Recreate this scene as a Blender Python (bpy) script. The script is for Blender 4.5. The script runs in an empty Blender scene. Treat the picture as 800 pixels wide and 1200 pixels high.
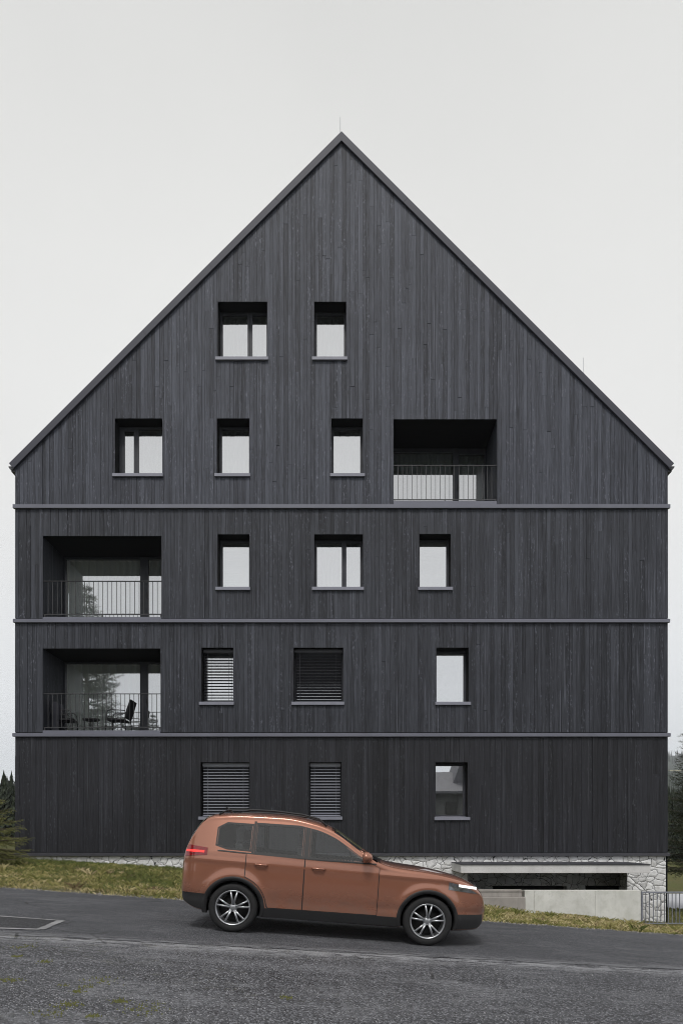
import bpy, bmesh, math, random
from mathutils import Vector, noise as mnoise

rnd = random.Random(7)
scene = bpy.context.scene
COL = scene.collection
EYE = 1.42            # eye height above the road in front of the camera
D = 800.0 / 45.0      # distance camera -> facade plane (45 photo px per metre there)
HOR = 980.0           # horizon row of the photograph


def X(px, d=D):
    return (px - 400.0) * d / 800.0


def Z(py, d=D):
    return EYE + (HOR - py) * d / 800.0


def lerp(a, b, t):
    return a + (b - a) * t


def pw(pts, x):
    if x <= pts[0][0]:
        return pts[0][1]
    for (x0, y0), (x1, y1) in zip(pts, pts[1:]):
        if x <= x1:
            return y0 + (y1 - y0) * (x - x0) / (x1 - x0)
    return pts[-1][1]


def smooth_curve(pts):
    """monotone cubic through pts"""
    n = len(pts)
    xs = [p[0] for p in pts]
    ys = [p[1] for p in pts]
    d = [(ys[i + 1] - ys[i]) / (xs[i + 1] - xs[i]) for i in range(n - 1)]
    m = [d[0]] + [0 if d[i - 1] * d[i] <= 0 else 2 * d[i - 1] * d[i] / (d[i - 1] + d[i]) for i in range(1, n - 1)] + [d[-1]]

    def f(x):
        if x <= xs[0]:
            return ys[0]
        if x >= xs[-1]:
            return ys[-1]
        for i in range(n - 1):
            if x <= xs[i + 1]:
                h = xs[i + 1] - xs[i]
                t = (x - xs[i]) / h
                return ((2 * t ** 3 - 3 * t * t + 1) * ys[i] + (t ** 3 - 2 * t * t + t) * h * m[i]
                        + (-2 * t ** 3 + 3 * t * t) * ys[i + 1] + (t ** 3 - t * t) * h * m[i + 1])
    return f


# ------------------------------------------------------------------ mesh helper
class MB:
    def __init__(s):
        s.v, s.f, s.m, s.t = [], [], [], []

    def poly(s, pts, mat=0, tint=0.5):
        b = len(s.v)
        s.v.extend([tuple(p) for p in pts])
        s.f.append(tuple(range(b, b + len(pts))))
        s.m.append(mat)
        s.t.append(tint)

    def box(s, x0, x1, y0, y1, z0, z1, mat=0, tint=0.5):
        b = len(s.v)
        s.v += [(x0, y0, z0), (x1, y0, z0), (x1, y1, z0), (x0, y1, z0), (x0, y0, z1), (x1, y0, z1), (x1, y1, z1), (x0, y1, z1)]
        for q in ((0, 1, 5, 4), (1, 2, 6, 5), (2, 3, 7, 6), (3, 0, 4, 7), (4, 5, 6, 7), (3, 2, 1, 0)):
            s.f.append(tuple(b + i for i in q))
            s.m.append(mat)
            s.t.append(tint)

    def prism_y(s, prof, y0, y1, mat=0, tint=0.5):
        """prof = list of (x,z), counter-clockwise seen from -y"""
        n = len(prof)
        b = len(s.v)
        s.v += [(x, y0, z) for x, z in prof] + [(x, y1, z) for x, z in prof]
        s.f.append(tuple(b + i for i in range(n)))
        s.f.append(tuple(b + n + i for i in reversed(range(n))))
        s.m += [mat, mat]
        s.t += [tint, tint]
        for i in range(n):
            j = (i + 1) % n
            s.f.append((b + j, b + i, b + n + i, b + n + j))
            s.m.append(mat)
            s.t.append(tint)

    def prism_x(s, prof, x0, x1, mat=0, tint=0.5):
        """prof = list of (y,z)"""
        n = len(prof)
        b = len(s.v)
        s.v += [(x0, y, z) for y, z in prof] + [(x1, y, z) for y, z in prof]
        s.f.append(tuple(b + i for i in range(n)))
        s.f.append(tuple(b + n + i for i in reversed(range(n))))
        s.m += [mat, mat]
        s.t += [tint, tint]
        for i in range(n):
            j = (i + 1) % n
            s.f.append((b + j, b + i, b + n + i, b + n + j))
            s.m.append(mat)
            s.t.append(tint)

    def tube(s, pts, r, n=8, mat=0, tint=0.5, cap=True):
        pts = [Vector(p) for p in pts]
        rr = r if isinstance(r, (list, tuple)) else [r] * len(pts)
        up = Vector((0.13, 0.27, 0.95)).normalized()
        rings = []
        for i, p in enumerate(pts):
            d = (pts[min(i + 1, len(pts) - 1)] - pts[max(i - 1, 0)]).normalized()
            a = d.cross(up)
            if a.length < 1e-3:
                a = d.cross(Vector((1, 0, 0)))
            a.normalize()
            c = d.cross(a)
            b = len(s.v)
            for k in range(n):
                w = 2 * math.pi * k / n
                s.v.append(tuple(p + (a * math.cos(w) + c * math.sin(w)) * rr[i]))
            rings.append(b)
        for b0, b1 in zip(rings, rings[1:]):
            for k in range(n):
                j = (k + 1) % n
                s.f.append((b0 + k, b0 + j, b1 + j, b1 + k))
                s.m.append(mat)
                s.t.append(tint)
        if cap:
            s.f.append(tuple(rings[0] + k for k in reversed(range(n))))
            s.f.append(tuple(rings[-1] + k for k in range(n)))
            s.m += [mat, mat]
            s.t += [tint, tint]

    def lathe_y(s, prof, c, n=48, mat=0, tint=0.5):
        """prof = list of (radius, y) revolved about the y axis through c"""
        b = len(s.v)
        m = len(prof)
        for k in range(n):
            w = 2 * math.pi * k / n
            for r, y in prof:
                s.v.append((c[0] + r * math.cos(w), c[1] + y, c[2] + r * math.sin(w)))
        for k in range(n):
            j = (k + 1) % n
            for i in range(m - 1):
                s.f.append((b + k * m + i, b + j * m + i, b + j * m + i + 1, b + k * m + i + 1))
                s.m.append(mat)
                s.t.append(tint)

    def build(s, name, mats, parent=None, org=(0, 0, 0), smooth=False, tints=False, bevel=0, recalc=False):
        me = bpy.data.meshes.new(name)
        o3 = org
        me.from_pydata([(x - o3[0], y - o3[1], z - o3[2]) for x, y, z in s.v], [], s.f)
        if not isinstance(mats, (list, tuple)):
            mats = [mats]
        for m in mats:
            me.materials.append(m)
        me.polygons.foreach_set("material_index", s.m)
        if tints:
            a = me.attributes.new("tint", 'FLOAT', 'FACE')
            a.data.foreach_set("value", s.t)
        if smooth:
            me.polygons.foreach_set("use_smooth", [True] * len(me.polygons))
        if recalc:
            bm = bmesh.new()
            bm.from_mesh(me)
            bmesh.ops.recalc_face_normals(bm, faces=bm.faces)
            bm.to_mesh(me)
            bm.free()
        me.update()
        ob = bpy.data.objects.new(name, me)
        COL.objects.link(ob)
        if parent is not None:
            ob.parent = parent
        else:
            ob.location = o3
        if bevel:
            md = ob.modifiers.new("bevel", 'BEVEL')
            md.width = bevel
            md.segments = 2
            md.limit_method = 'ANGLE'
            md.angle_limit = 0.6
        return ob


def tag(o, label=None, cat=None, group=None, kind=None):
    if label:
        o["label"] = label
    if cat:
        o["category"] = cat
    if group:
        o["group"] = group
    if kind:
        o["kind"] = kind
    return o


def empty(name, loc, label=None, cat=None, group=None):
    o = bpy.data.objects.new(name, None)
    o.empty_display_size = 0.3
    COL.objects.link(o)
    o.location = loc
    return tag(o, label, cat, group)


def copy_tree(o, parent=None):
    c = o.copy()
    COL.objects.link(c)
    if parent is not None:
        c.parent = parent
    for ch in [k for k in o.children]:
        copy_tree(ch, c)
    return c


# ------------------------------------------------------------------ material helper
class NT:
    def __init__(s, name):
        s.mat = bpy.data.materials.new(name)
        s.mat.use_nodes = True
        s.t = s.mat.node_tree
        s.t.nodes.clear()
        s.out = s.t.nodes.new('ShaderNodeOutputMaterial')

    def n(s, typ, **kw):
        nd = s.t.nodes.new('ShaderNode' + typ)
        for k, v in kw.items():
            setattr(nd, k, v)
        return nd

    def link(s, a, b):
        s.t.links.new(a, b)

    def val(s, sock, v):
        if hasattr(v, 'is_output'):
            s.link(v, sock)
        else:
            sock.default_value = v

    def pos(s, scale=(1, 1, 1), obj=False, off=None):
        if obj:
            src = s.n('TexCoord').outputs['Object']
        else:
            src = s.n('NewGeometry').outputs['Position']
        mp = s.n('Mapping')
        s.link(src, mp.inputs['Vector'])
        mp.inputs['Scale'].default_value = scale
        if off is not None:
            cx = s.n('CombineXYZ')
            s.link(off, cx.inputs[0])
            s.link(off, cx.inputs[2])
            s.link(cx.outputs[0], mp.inputs['Location'])
        return mp.outputs['Vector']

    def noise(s, vec, scale=1, detail=4, rough=0.55, dist=0.0):
        nd = s.n('TexNoise')
        s.link(vec, nd.inputs['Vector'])
        nd.inputs['Scale'].default_value = scale
        nd.inputs['Detail'].default_value = detail
        nd.inputs['Roughness'].default_value = rough
        nd.inputs['Distortion'].default_value = dist
        return nd.outputs['Fac']

    def voro(s, vec, scale=1, feature='F1', out='Distance', rand=1.0):
        nd = s.n('TexVoronoi', feature=feature)
        s.link(vec, nd.inputs['Vector'])
        nd.inputs['Scale'].default_value = scale
        nd.inputs['Randomness'].default_value = rand
        return nd.outputs[out]

    def ramp(s, fac, stops, interp='LINEAR'):
        nd = s.n('ValToRGB')
        cr = nd.color_ramp
        cr.interpolation = interp
        while len(cr.elements) < len(stops):
            cr.elements.new(0.5)
        for e, (p, c) in zip(cr.elements, stops):
            e.position = p
            e.color = (c[0], c[1], c[2], 1) if isinstance(c, (tuple, list)) else (c, c, c, 1)
        s.link(fac, nd.inputs[0])
        return nd.outputs[0]

    def mix(s, fac, a, b, blend='MIX'):
        nd = s.n('Mix', data_type='RGBA', blend_type=blend)
        s.val(nd.inputs[0], fac)
        for sock, v in ((nd.inputs[6], a), (nd.inputs[7], b)):
            if isinstance(v, (tuple, list)):
                sock.default_value = (v[0], v[1], v[2], 1)
            else:
                s.link(v, sock)
        return nd.outputs[2]

    def math(s, op, a, b=0.0, clamp=False):
        nd = s.n('Math', operation=op, use_clamp=clamp)
        s.val(nd.inputs[0], a)
        s.val(nd.inputs[1], b)
        return nd.outputs[0]

    def attr(s, name='tint'):
        return s.n('Attribute', attribute_name=name).outputs['Fac']

    def bump(s, h, strength=0.5, dist=0.01):
        nd = s.n('Bump')
        nd.inputs['Strength'].default_value = strength
        nd.inputs['Distance'].default_value = dist
        s.link(h, nd.inputs['Height'])
        return nd.outputs[0]

    def principled(s, color, rough=0.6, spec=0.5, metal=0.0, normal=None, coat=0.0, emit=None, estr=0.0):
        p = s.n('BsdfPrincipled')
        if isinstance(color, (tuple, list)):
            p.inputs['Base Color'].default_value = (color[0], color[1], color[2], 1)
        else:
            s.link(color, p.inputs['Base Color'])
        s.val(p.inputs['Roughness'], rough)
        p.inputs['Specular IOR Level'].default_value = spec
        p.inputs['Metallic'].default_value = metal
        p.inputs['Coat Weight'].default_value = coat
        p.inputs['Coat Roughness'].default_value = 0.03
        if normal is not None:
            s.link(normal, p.inputs['Normal'])
        if emit:
            p.inputs['Emission Color'].default_value = (*emit, 1)
            p.inputs['Emission Strength'].default_value = estr
        s.link(p.outputs[0], s.out.inputs['Surface'])
        return p


def simple(name, color, rough=0.5, spec=0.5, metal=0.0, var=0.15, scale=6.0, bump=0.0, coat=0.0, emit=None, estr=0.0, obj=True):
    t = NT(name)
    v = t.pos(obj=obj)
    f = t.noise(v, scale, 4)
    a = tuple(c * (1 - var) for c in color)
    b = tuple(min(1, c * (1 + var)) for c in color)
    col = t.ramp(f, [(0.3, a), (0.7, b)])
    nm = t.bump(f, bump, 0.01) if bump else None
    t.principled(col, rough, spec, metal, nm, coat, emit, estr)
    return t.mat


def wood(name, lo, hi, fleck):
    t = NT(name)
    tint = t.attr()
    sh = t.math('MULTIPLY', tint, 91.7)
    g = t.noise(t.pos((16, 16, 0.55), off=sh), 1.0, 5, 0.65, 0.4)
    g2 = t.noise(t.pos((60, 60, 2.2), off=sh), 1.0, 4, 0.65)
    lum = t.math('ADD', t.math('MULTIPLY', g, 0.55), t.math('MULTIPLY', tint, 0.55))
    lum = t.math('ADD', lum, t.math('MULTIPLY', t.math('SUBTRACT', g2, 0.5), 1.5))
    col = t.ramp(lum, [(0.15, lo), (0.90, hi)])
    # large blotchy weathering of the stain
    bl = t.noise(t.pos((0.35, 0.35, 0.28)), 1.0, 4, 0.6)
    col = t.mix(t.math('MULTIPLY', t.math('SUBTRACT', bl, 0.42, True), 1.2, True), col, tuple(c * 0.8 for c in lo))
    # pale flecks where the stain is worn through at knots and edges
    fl = t.noise(t.pos((34, 34, 9.0), off=sh), 1.0, 4, 0.7)
    msk = t.noise(t.pos((6, 6, 0.5), off=sh), 1.0, 2)
    flm = t.math('MULTIPLY', t.ramp(fl, [(0.56, 0.0), (0.65, 1.0)]), t.ramp(msk, [(0.48, 0.0), (0.62, 1.0)]))
    col = t.mix(t.math('MULTIPLY', flm, 0.6), col, fleck)
    # long pale drawn-out edges of single boards
    st_ = t.noise(t.pos((28, 28, 0.35), off=sh), 1.0, 3, 0.6)
    col = t.mix(t.ramp(st_, [(0.59, 0.0), (0.71, 0.45)]), col, fleck)
    # dark knots
    kn = t.voro(t.pos((9, 9, 1.7), off=sh), 1.0)
    col = t.mix(t.ramp(kn, [(0.05, 0.65), (0.11, 0.0)]), col, (0.012, 0.012, 0.014))
    hgt = t.math('ADD', g, t.math('MULTIPLY', g2, 0.8))
    t.principled(col, 0.62, 0.35, 0, t.bump(hgt, 0.35, 0.004))
    return t.mat


M = {}
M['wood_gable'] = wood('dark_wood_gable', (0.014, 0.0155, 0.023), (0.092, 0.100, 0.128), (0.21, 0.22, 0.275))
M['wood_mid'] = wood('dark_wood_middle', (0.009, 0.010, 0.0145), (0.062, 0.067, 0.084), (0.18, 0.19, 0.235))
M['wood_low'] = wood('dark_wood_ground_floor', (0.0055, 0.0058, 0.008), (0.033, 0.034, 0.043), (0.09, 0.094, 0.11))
M['membrane'] = simple('black_membrane', (0.008, 0.008, 0.009), 0.8)
M['reveal'] = simple('anthracite_reveal_sheet', (0.007, 0.007, 0.0085), 0.8, 0.15)
M['frame'] = simple('anthracite_window_frame', (0.050, 0.052, 0.062), 0.45, 0.3)
M['sill'] = simple('grey_sill_sheet', (0.23, 0.235, 0.285), 0.45, var=0.08)
M['flash'] = simple('grey_flashing_sheet', (0.15, 0.154, 0.192), 0.42, var=0.10, scale=1.2)
M['verge'] = simple('slate_blue_grey_verge_sheet', (0.046, 0.047, 0.066), 0.6, var=0.08, scale=1.5)
M['trim_dark'] = simple('dark_base_trim', (0.050, 0.050, 0.060), 0.5)
M['roof'] = simple('dark_standing_seam_roof', (0.07, 0.07, 0.08), 0.45)
M['interior'] = simple('dim_room_plaster', (0.80, 0.79, 0.78), 0.9)
M['rail'] = simple('grey_painted_steel', (0.042, 0.042, 0.045), 0.5)
M['fence'] = simple('galvanised_steel', (0.22, 0.23, 0.27), 0.45, var=0.2, scale=20)
M['black_metal'] = simple('black_powder_coated_tube', (0.010, 0.010, 0.012), 0.5)
M['black_mesh'] = simple('black_woven_mesh', (0.012, 0.012, 0.014), 0.8)
M['slat'] = simple('grey_blind_slat', (0.32, 0.33, 0.38), 0.45, var=0.05)
M['slat_shaded'] = simple('shaded_blind_slat', (0.048, 0.049, 0.058), 0.5, var=0.05)  # same slats, with the shade of their undersides put into the colour
t = NT('white_curtain_cloth')
df_ = t.n('BsdfDiffuse')
df_.inputs['Color'].default_value = (0.80, 0.81, 0.81, 1)
tl_ = t.n('BsdfTranslucent')
tl_.inputs['Color'].default_value = (0.80, 0.82, 0.82, 1)
mx_ = t.n('MixShader')
wv_ = t.noise(t.pos((60, 60, 60)), 1.0, 2)
t.link(t.ramp(wv_, [(0.3, 0.38), (0.7, 0.48)]), mx_.inputs[0])
t.link(df_.outputs[0], mx_.inputs[1])
t.link(tl_.outputs[0], mx_.inputs[2])
t.link(mx_.outputs[0], t.out.inputs['Surface'])
M['curtain'] = t.mat


def glass_mat(name, refl, tint, rc):
    t = NT(name)
    fz = t.noise(t.pos(), 0.9, 2)
    gl = t.n('BsdfGlossy')
    gl.inputs['Color'].default_value = (*rc, 1)
    gl.inputs['Roughness'].default_value = 0.0
    t.link(t.bump(fz, 0.02, 0.02), gl.inputs['Normal'])
    tr = t.n('BsdfTransparent')
    tr.inputs['Color'].default_value = (*tint, 1)
    mx = t.n('MixShader')
    mx.inputs[0].default_value = refl
    t.link(tr.outputs[0], mx.inputs[1])
    t.link(gl.outputs[0], mx.inputs[2])
    t.link(mx.outputs[0], t.out.inputs['Surface'])
    return t.mat


M['door_glass'] = glass_mat('balcony_door_glass', 0.55, (0.95, 1.0, 0.99), (0.97, 0.98, 1.0))
M['glass'] = glass_mat('coated_window_glass', 0.68, (0.95, 1.0, 0.99), (0.97, 0.98, 1.0))


def stone_mat():
    t = NT('white_washed_rubble_stone')
    base = t.pos((1, 1, 1))
    wob = t.noise(base, 3.0, 3)
    nz = t.n('TexNoise')
    t.link(base, nz.inputs['Vector'])
    nz.inputs['Scale'].default_value = 3.2
    nz.inputs['Detail'].default_value = 3
    vm = t.n('VectorMath', operation='MULTIPLY_ADD')
    t.link(nz.outputs['Color'], vm.inputs[0])
    vm.inputs[1].default_value = (0.20, 0.20, 0.20)
    t.link(base, vm.inputs[2])
    v = vm.outputs[0]
    sc = t.n('Mapping')
    t.link(v, sc.inputs['Vector'])
    sc.inputs['Scale'].default_value = (4.3, 4.3, 5.8)
    e = t.voro(sc.outputs[0], 1.0, 'DISTANCE_TO_EDGE')
    cell = t.voro(sc.outputs[0], 1.0, 'F1', 'Color')
    sep = t.n('SeparateColor')
    t.link(cell, sep.inputs[0])
    fine = t.noise(base, 22, 6, 0.65)
    st = t.mix(sep.outputs[0], (0.62, 0.62, 0.63), (0.86, 0.86, 0.87))
    st = t.mix(t.ramp(fine, [(0.35, 0.0), (0.75, 0.65)]), st, (0.84, 0.84, 0.84))
    dirt = t.noise(base, 5, 5, 0.7)
    st = t.mix(t.ramp(dirt, [(0.48, 0.0), (0.72, 0.6)]), st, (0.26, 0.245, 0.22))
    jw = t.math('MULTIPLY', t.noise(base, 8, 4), 0.038)
    j = t.math('LESS_THAN', e, jw)
    col = t.mix(j, st, (0.03, 0.03, 0.033))
    h = t.math('ADD', t.ramp(e, [(0.0, 0.0), (0.16, 1.0)]), t.math('MULTIPLY', fine, 0.5))
    h = t.math('ADD', h, t.math('MULTIPLY', sep.outputs[1], 0.5))
    t.principled(col, 0.85, 0.3, 0, t.bump(h, 0.7, 0.022))
    return t.mat


M['stone'] = stone_mat()


def concrete_mat(name, c0, c1, stain=0.5, moss=0.0):
    t = NT(name)
    p = t.pos()
    a = t.noise(p, 2.3, 6, 0.6)
    f = t.noise(p, 45, 4, 0.6)
    col = t.ramp(a, [(0.3, c0), (0.7, c1)])
    col = t.mix(t.ramp(f, [(0.55, 0.0), (0.8, 0.35)]), col, (0.16, 0.16, 0.155))
    drip = t.noise(t.pos((7, 7, 0.6)), 1.0, 5, 0.65)
    col = t.mix(t.math('MULTIPLY', t.ramp(drip, [(0.5, 0.0), (0.78, 1.0)]), stain), col, (0.19, 0.185, 0.17))
    hole = t.voro(t.pos((1.15, 1, 1.6)), 1.0, rand=0.35)
    col = t.mix(t.ramp(hole, [(0.030, 1.0), (0.045, 0.0)]), col, (0.07, 0.07, 0.07))
    if moss:
        g = t.noise(p, 5, 5, 0.7)
        col = t.mix(t.math('MULTIPLY', t.ramp(g, [(0.45, 0.0), (0.7, 1.0)]), moss), col, (0.16, 0.17, 0.08))
    t.principled(col, 0.85, 0.3, 0, t.bump(t.math('ADD', a, f), 0.25, 0.008))
    return t.mat


M['concrete'] = concrete_mat('cast_concrete_pale', (0.62, 0.62, 0.59), (0.76, 0.76, 0.73), 0.16, 0.2)
M['concrete_warm'] = concrete_mat('old_concrete_stepped', (0.30, 0.28, 0.26), (0.42, 0.39, 0.37), 0.6)
M['slab'] = concrete_mat('canopy_concrete', (0.60, 0.59, 0.59), (0.74, 0.73, 0.73), 0.12)
M['path'] = simple('pale_path_paving', (0.46, 0.47, 0.50), 0.8, var=0.08, scale=0.8, obj=False)


def asphalt(name, lo, hi, agg, wear, moss):
    t = NT(name)
    p = t.pos()
    big = t.noise(t.pos((0.55, 1.3, 1)), 1.0, 5, 0.6)
    base = t.ramp(big, [(0.3, lo), (0.72, hi)])
    ag = t.voro(t.pos(), agg, 'F1', 'Color')
    sep = t.n('SeparateColor')
    t.link(ag, sep.inputs[0])
    ad = t.voro(t.pos(), agg, 'F1', 'Distance')
    col = t.mix(t.ramp(sep.outputs[0], [(0.58, 0.0), (0.98, 0.75)]), base, tuple(min(1, c * 3.1) for c in hi))
    col = t.mix(t.ramp(sep.outputs[1], [(0.55, 0.0), (0.9, 0.8)]), col, tuple(c * 0.32 for c in lo))
    # worn pale patches drawn out along the road
    w1 = t.noise(t.pos((0.8, 1.7, 1)), 1.0, 6, 0.72, 0.5)
    w2 = t.noise(t.pos((9, 17, 1)), 1.0, 4, 0.7)
    wm = t.math('MULTIPLY', t.ramp(w1, [(0.49, 0.0), (0.62, 1.0)]), t.ramp(w2, [(0.40, 0.15), (0.62, 1.0)]))
    col = t.mix(t.math('MULTIPLY', wm, wear), col, (0.27, 0.275, 0.295))
    # the cracked, broken seam between old car park and road (y = 8.3 + 0.1 x)
    sx = t.n('SeparateXYZ')
    t.link(t.n('NewGeometry').outputs['Position'], sx.inputs[0])
    dd = t.math('SUBTRACT', t.math('SUBTRACT', sx.outputs[1], t.math('MULTIPLY', sx.outputs[0], 0.102)), 8.18)
    near = t.math('SUBTRACT', 1.0, t.math('MULTIPLY', t.math('ABSOLUTE', dd), 2.2), True)
    s1 = t.noise(t.pos((2.2, 13, 1)), 1.0, 5, 0.7, 0.6)
    sm = t.math('MULTIPLY', t.ramp(s1, [(0.46, 0.0), (0.53, 1.0)]), near)
    col = t.mix(t.math('MULTIPLY', sm, 0.9), col, (0.36, 0.365, 0.385))
    # cracks
    ck = t.voro(t.pos((0.9, 1.5, 1)), 1.0, 'DISTANCE_TO_EDGE')
    cm = t.math('MULTIPLY', t.ramp(ck, [(0.006, 1.0), (0.013, 0.0)]), t.ramp(t.noise(p, 0.8, 3), [(0.5, 0.0), (0.6, 0.7)]))
    col = t.mix(cm, col, (0.02, 0.02, 0.02))
    if moss:
        m1 = t.noise(t.pos((0.5, 0.8, 1)), 1.0, 3)
        m2 = t.noise(p, 9, 6, 0.75)
        mm = t.math('MULTIPLY', t.ramp(m1, [(0.47, 0.0), (0.62, 1.0)]), t.ramp(m2, [(0.53, 0.0), (0.66, 1.0)]))
        left = t.math('MULTIPLY', t.math('SUBTRACT', 0.9, sx.outputs[0]), 0.5, True)
        col = t.mix(t.math('MULTIPLY', t.math('MULTIPLY', mm, left), moss), col, (0.105, 0.105, 0.045))
    h = t.math('ADD', t.math('MULTIPLY', ad, -1.0), t.math('MULTIPLY', t.noise(p, 30, 3), 0.6))
    t.principled(col, 0.72, 0.4, 0, t.bump(h, 0.9, 0.02))
    return t.mat


M['apron'] = asphalt('coarse_old_asphalt', (0.046, 0.047, 0.053), (0.112, 0.114, 0.126), 66, 0.6, 0.5)
M['road'] = asphalt('smooth_road_asphalt', (0.066, 0.068, 0.077), (0.108, 0.111, 0.124), 110, 0.40, 0.0)
M['patch'] = asphalt('fresh_dark_asphalt', (0.040, 0.040, 0.045), (0.060, 0.061, 0.068), 95, 0.05, 0.0)
M['seam'] = concrete_mat('pale_patch_seam', (0.20, 0.20, 0.21), (0.30, 0.30, 0.31), 0.3)


def ground_mat():
    t = NT('meadow_soil_and_turf')
    p = t.pos()
    a = t.noise(p, 0.9, 5, 0.65)
    b = t.noise(p, 14, 5, 0.7)
    col = t.ramp(b, [(0.3, (0.050, 0.042, 0.025)), (0.55, (0.115, 0.105, 0.042)), (0.78, (0.19, 0.165, 0.085))])
    col = t.mix(t.ramp(a, [(0.4, 0.0), (0.65, 0.7)]), col, (0.075, 0.10, 0.028))
    t.principled(col, 0.95, 0.1, 0, t.bump(b, 0.8, 0.04))
    return t.mat


M['ground'] = ground_mat()


def hills_mat():
    t = NT('wooded_hillside')
    p = t.pos()
    sx = t.n('SeparateXYZ')
    t.link(p, sx.inputs[0])
    f = t.noise(t.pos((0.13, 0.13, 0.13)), 1.0, 6, 0.7)
    forest = t.ramp(f, [(0.3, (0.016, 0.026, 0.018)), (0.75, (0.05, 0.065, 0.045))])
    wob = t.math('ADD', sx.outputs[1], t.math('MULTIPLY', t.noise(t.pos((0.01, 0.01, 0.01)), 1.0, 4), 70))
    inm = t.math('MULTIPLY', t.math('GREATER_THAN', wob, 810), t.math('LESS_THAN', wob, 975))
    mead = t.ramp(t.noise(t.pos((0.05, 0.05, 0.05)), 1.0, 4), [(0.3, (0.20, 0.18, 0.10)), (0.7, (0.30, 0.27, 0.17))])
    col = t.mix(inm, forest, mead)
    t.principled(col, 0.95, 0.1, 0, t.bump(f, 0.8, 2.0))
    return t.mat


M['hills'] = hills_mat()


def tinted(name, c0, c1, rough=0.7, spec=0.2, trans=0.0):
    t = NT(name)
    col = t.mix(t.attr(), c0, c1)
    p = t.principled(col, rough, spec)
    return t.mat


def grass_mat():
    t = NT('grass_blades')
    col = t.ramp(t.attr(), [(0.0, (0.10, 0.125, 0.036)), (0.35, (0.20, 0.205, 0.062)), (0.6, (0.38, 0.33, 0.14)),
                            (0.88, (0.58, 0.49, 0.29)), (1.0, (0.17, 0.12, 0.07))])
    t.principled(col, 0.8, 0.2)
    return t.mat


M['grass'] = grass_mat()
M['needle_fresh'] = tinted('spruce_needles_olive', (0.075, 0.085, 0.028), (0.25, 0.25, 0.095))
M['needle_dark'] = tinted('spruce_needles_dark', (0.014, 0.022, 0.012), (0.060, 0.070, 0.032))
M['forest'] = tinted('distant_spruce_needles', (0.010, 0.016, 0.010), (0.035, 0.045, 0.026))
M['bark'] = simple('spruce_bark', (0.085, 0.065, 0.05), 0.9, scale=12, bump=0.6)

# ------------------------------------------------------------------ ground level
ROAD_FAR = 12.83
hL = [(-12, 1.07), (-7.8, 0.80), (-4.44, 0.60), (0, 0.22), (3, -0.20), (4.4, -0.44), (7.1, -0.70), (8.5, -0.84), (12, -1.18)]


def G(x, y):
    xc = max(-25, min(25, x))
    base = -0.07 * xc
    if y <= ROAD_FAR:
        return base
    top = pw(hL, x)
    t = (y - ROAD_FAR) / (16.3 - ROAD_FAR)
    if t >= 1:
        return top
    return lerp(base, top, t)


def frange(a, b, s):
    n = int(round((b - a) / s))
    return [a + (b - a) * i / n for i in range(n + 1)]


gx = [-1500, -600, -300, -120, -60, -40, -25, -20, -16] + frange(-14, 14, 0.4) + [16, 20, 25, 40, 60, 120, 300, 600, 1500]
gy = [-400, -120, -40, -20, -8, 2, 7, 8.6] + frange(ROAD_FAR, 18.4, 0.35) + [20, 22, 24, 27, 30, 36, 45, 60, 100, 200, 500, 1000, 1800]
mb = MB()
for j, y in enumerate(gy):
    for i, x in enumerate(gx):
        z = G(x, y)
        if 13.2 < y < 18 and abs(x) < 14:
            z += 0.05 * (mnoise.noise(Vector((x * 0.9, y * 0.9, 3))) )
        mb.v.append((x, y, z))
nx = len(gx)
for j in range(len(gy) - 1):
    for i in range(nx - 1):
        mb.f.append((j * nx + i, j * nx + i + 1, (j + 1) * nx + i + 1, (j + 1) * nx + i))
        mb.m.append(0)
        mb.t.append(0)
tag(mb.build('ground', M['ground'], smooth=True), kind='structure')


def near_edge(x):
    return 8.3 + 0.102 * max(-9, min(9, x))


def strip(name, mat, ya, yb, lift, jit_a=0.0, jit_b=0.0, seed=0, x0=-80, x1=80):
    xs = [-80, -25] + frange(-14, 14, 0.12) + [25, 80]
    xs = [x for x in xs if x0 <= x <= x1]
    m = MB()
    for x in xs:
        a = ya(x) + jit_a * (mnoise.noise(Vector((x * 2.3, seed, 0))) + 0.5 * mnoise.noise(Vector((x * 9, seed, 4))))
        b = yb(x) + jit_b * (mnoise.noise(Vector((x * 1.7, seed + 5, 0))) + 0.5 * mnoise.noise(Vector((x * 8, seed + 9, 4))))
        for k in range(5):
            y = lerp(a, b, k / 4)
            m.v.append((x, y, -0.07 * max(-25, min(25, x)) + lift))
    for i in range(len(xs) - 1):
        for k in range(4):
            m.f.append((i * 5 + k, (i + 1) * 5 + k, (i + 1) * 5 + k + 1, i * 5 + k + 1))
            m.m.append(0)
            m.t.append(0)
    return tag(m.build(name, mat), kind='structure')


strip('pavement', M['apron'], lambda x: -9.0, lambda x: near_edge(x) + 0.25, 0.004, x0=-8.6, x1=26)
strip('road', M['road'], near_edge, lambda x: ROAD_FAR - 0.02, 0.009, 0.09, 0.10, 2)

# old trench patch at the left with pale seams (a road repair)
gz = lambda x: -0.07 * x


def flat_quad(m, pts, lift):
    m.poly([(x, y, gz(x) + lift) for x, y in pts])


def ground_pt(px, py):
    # pixel -> point on the road plane z = -0.07 x
    dx, dz = (px - 400) / 800.0, (HOR - py) / 800.0
    y = -EYE / (dz + 0.07 * dx)
    return (dx * y, y)


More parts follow.
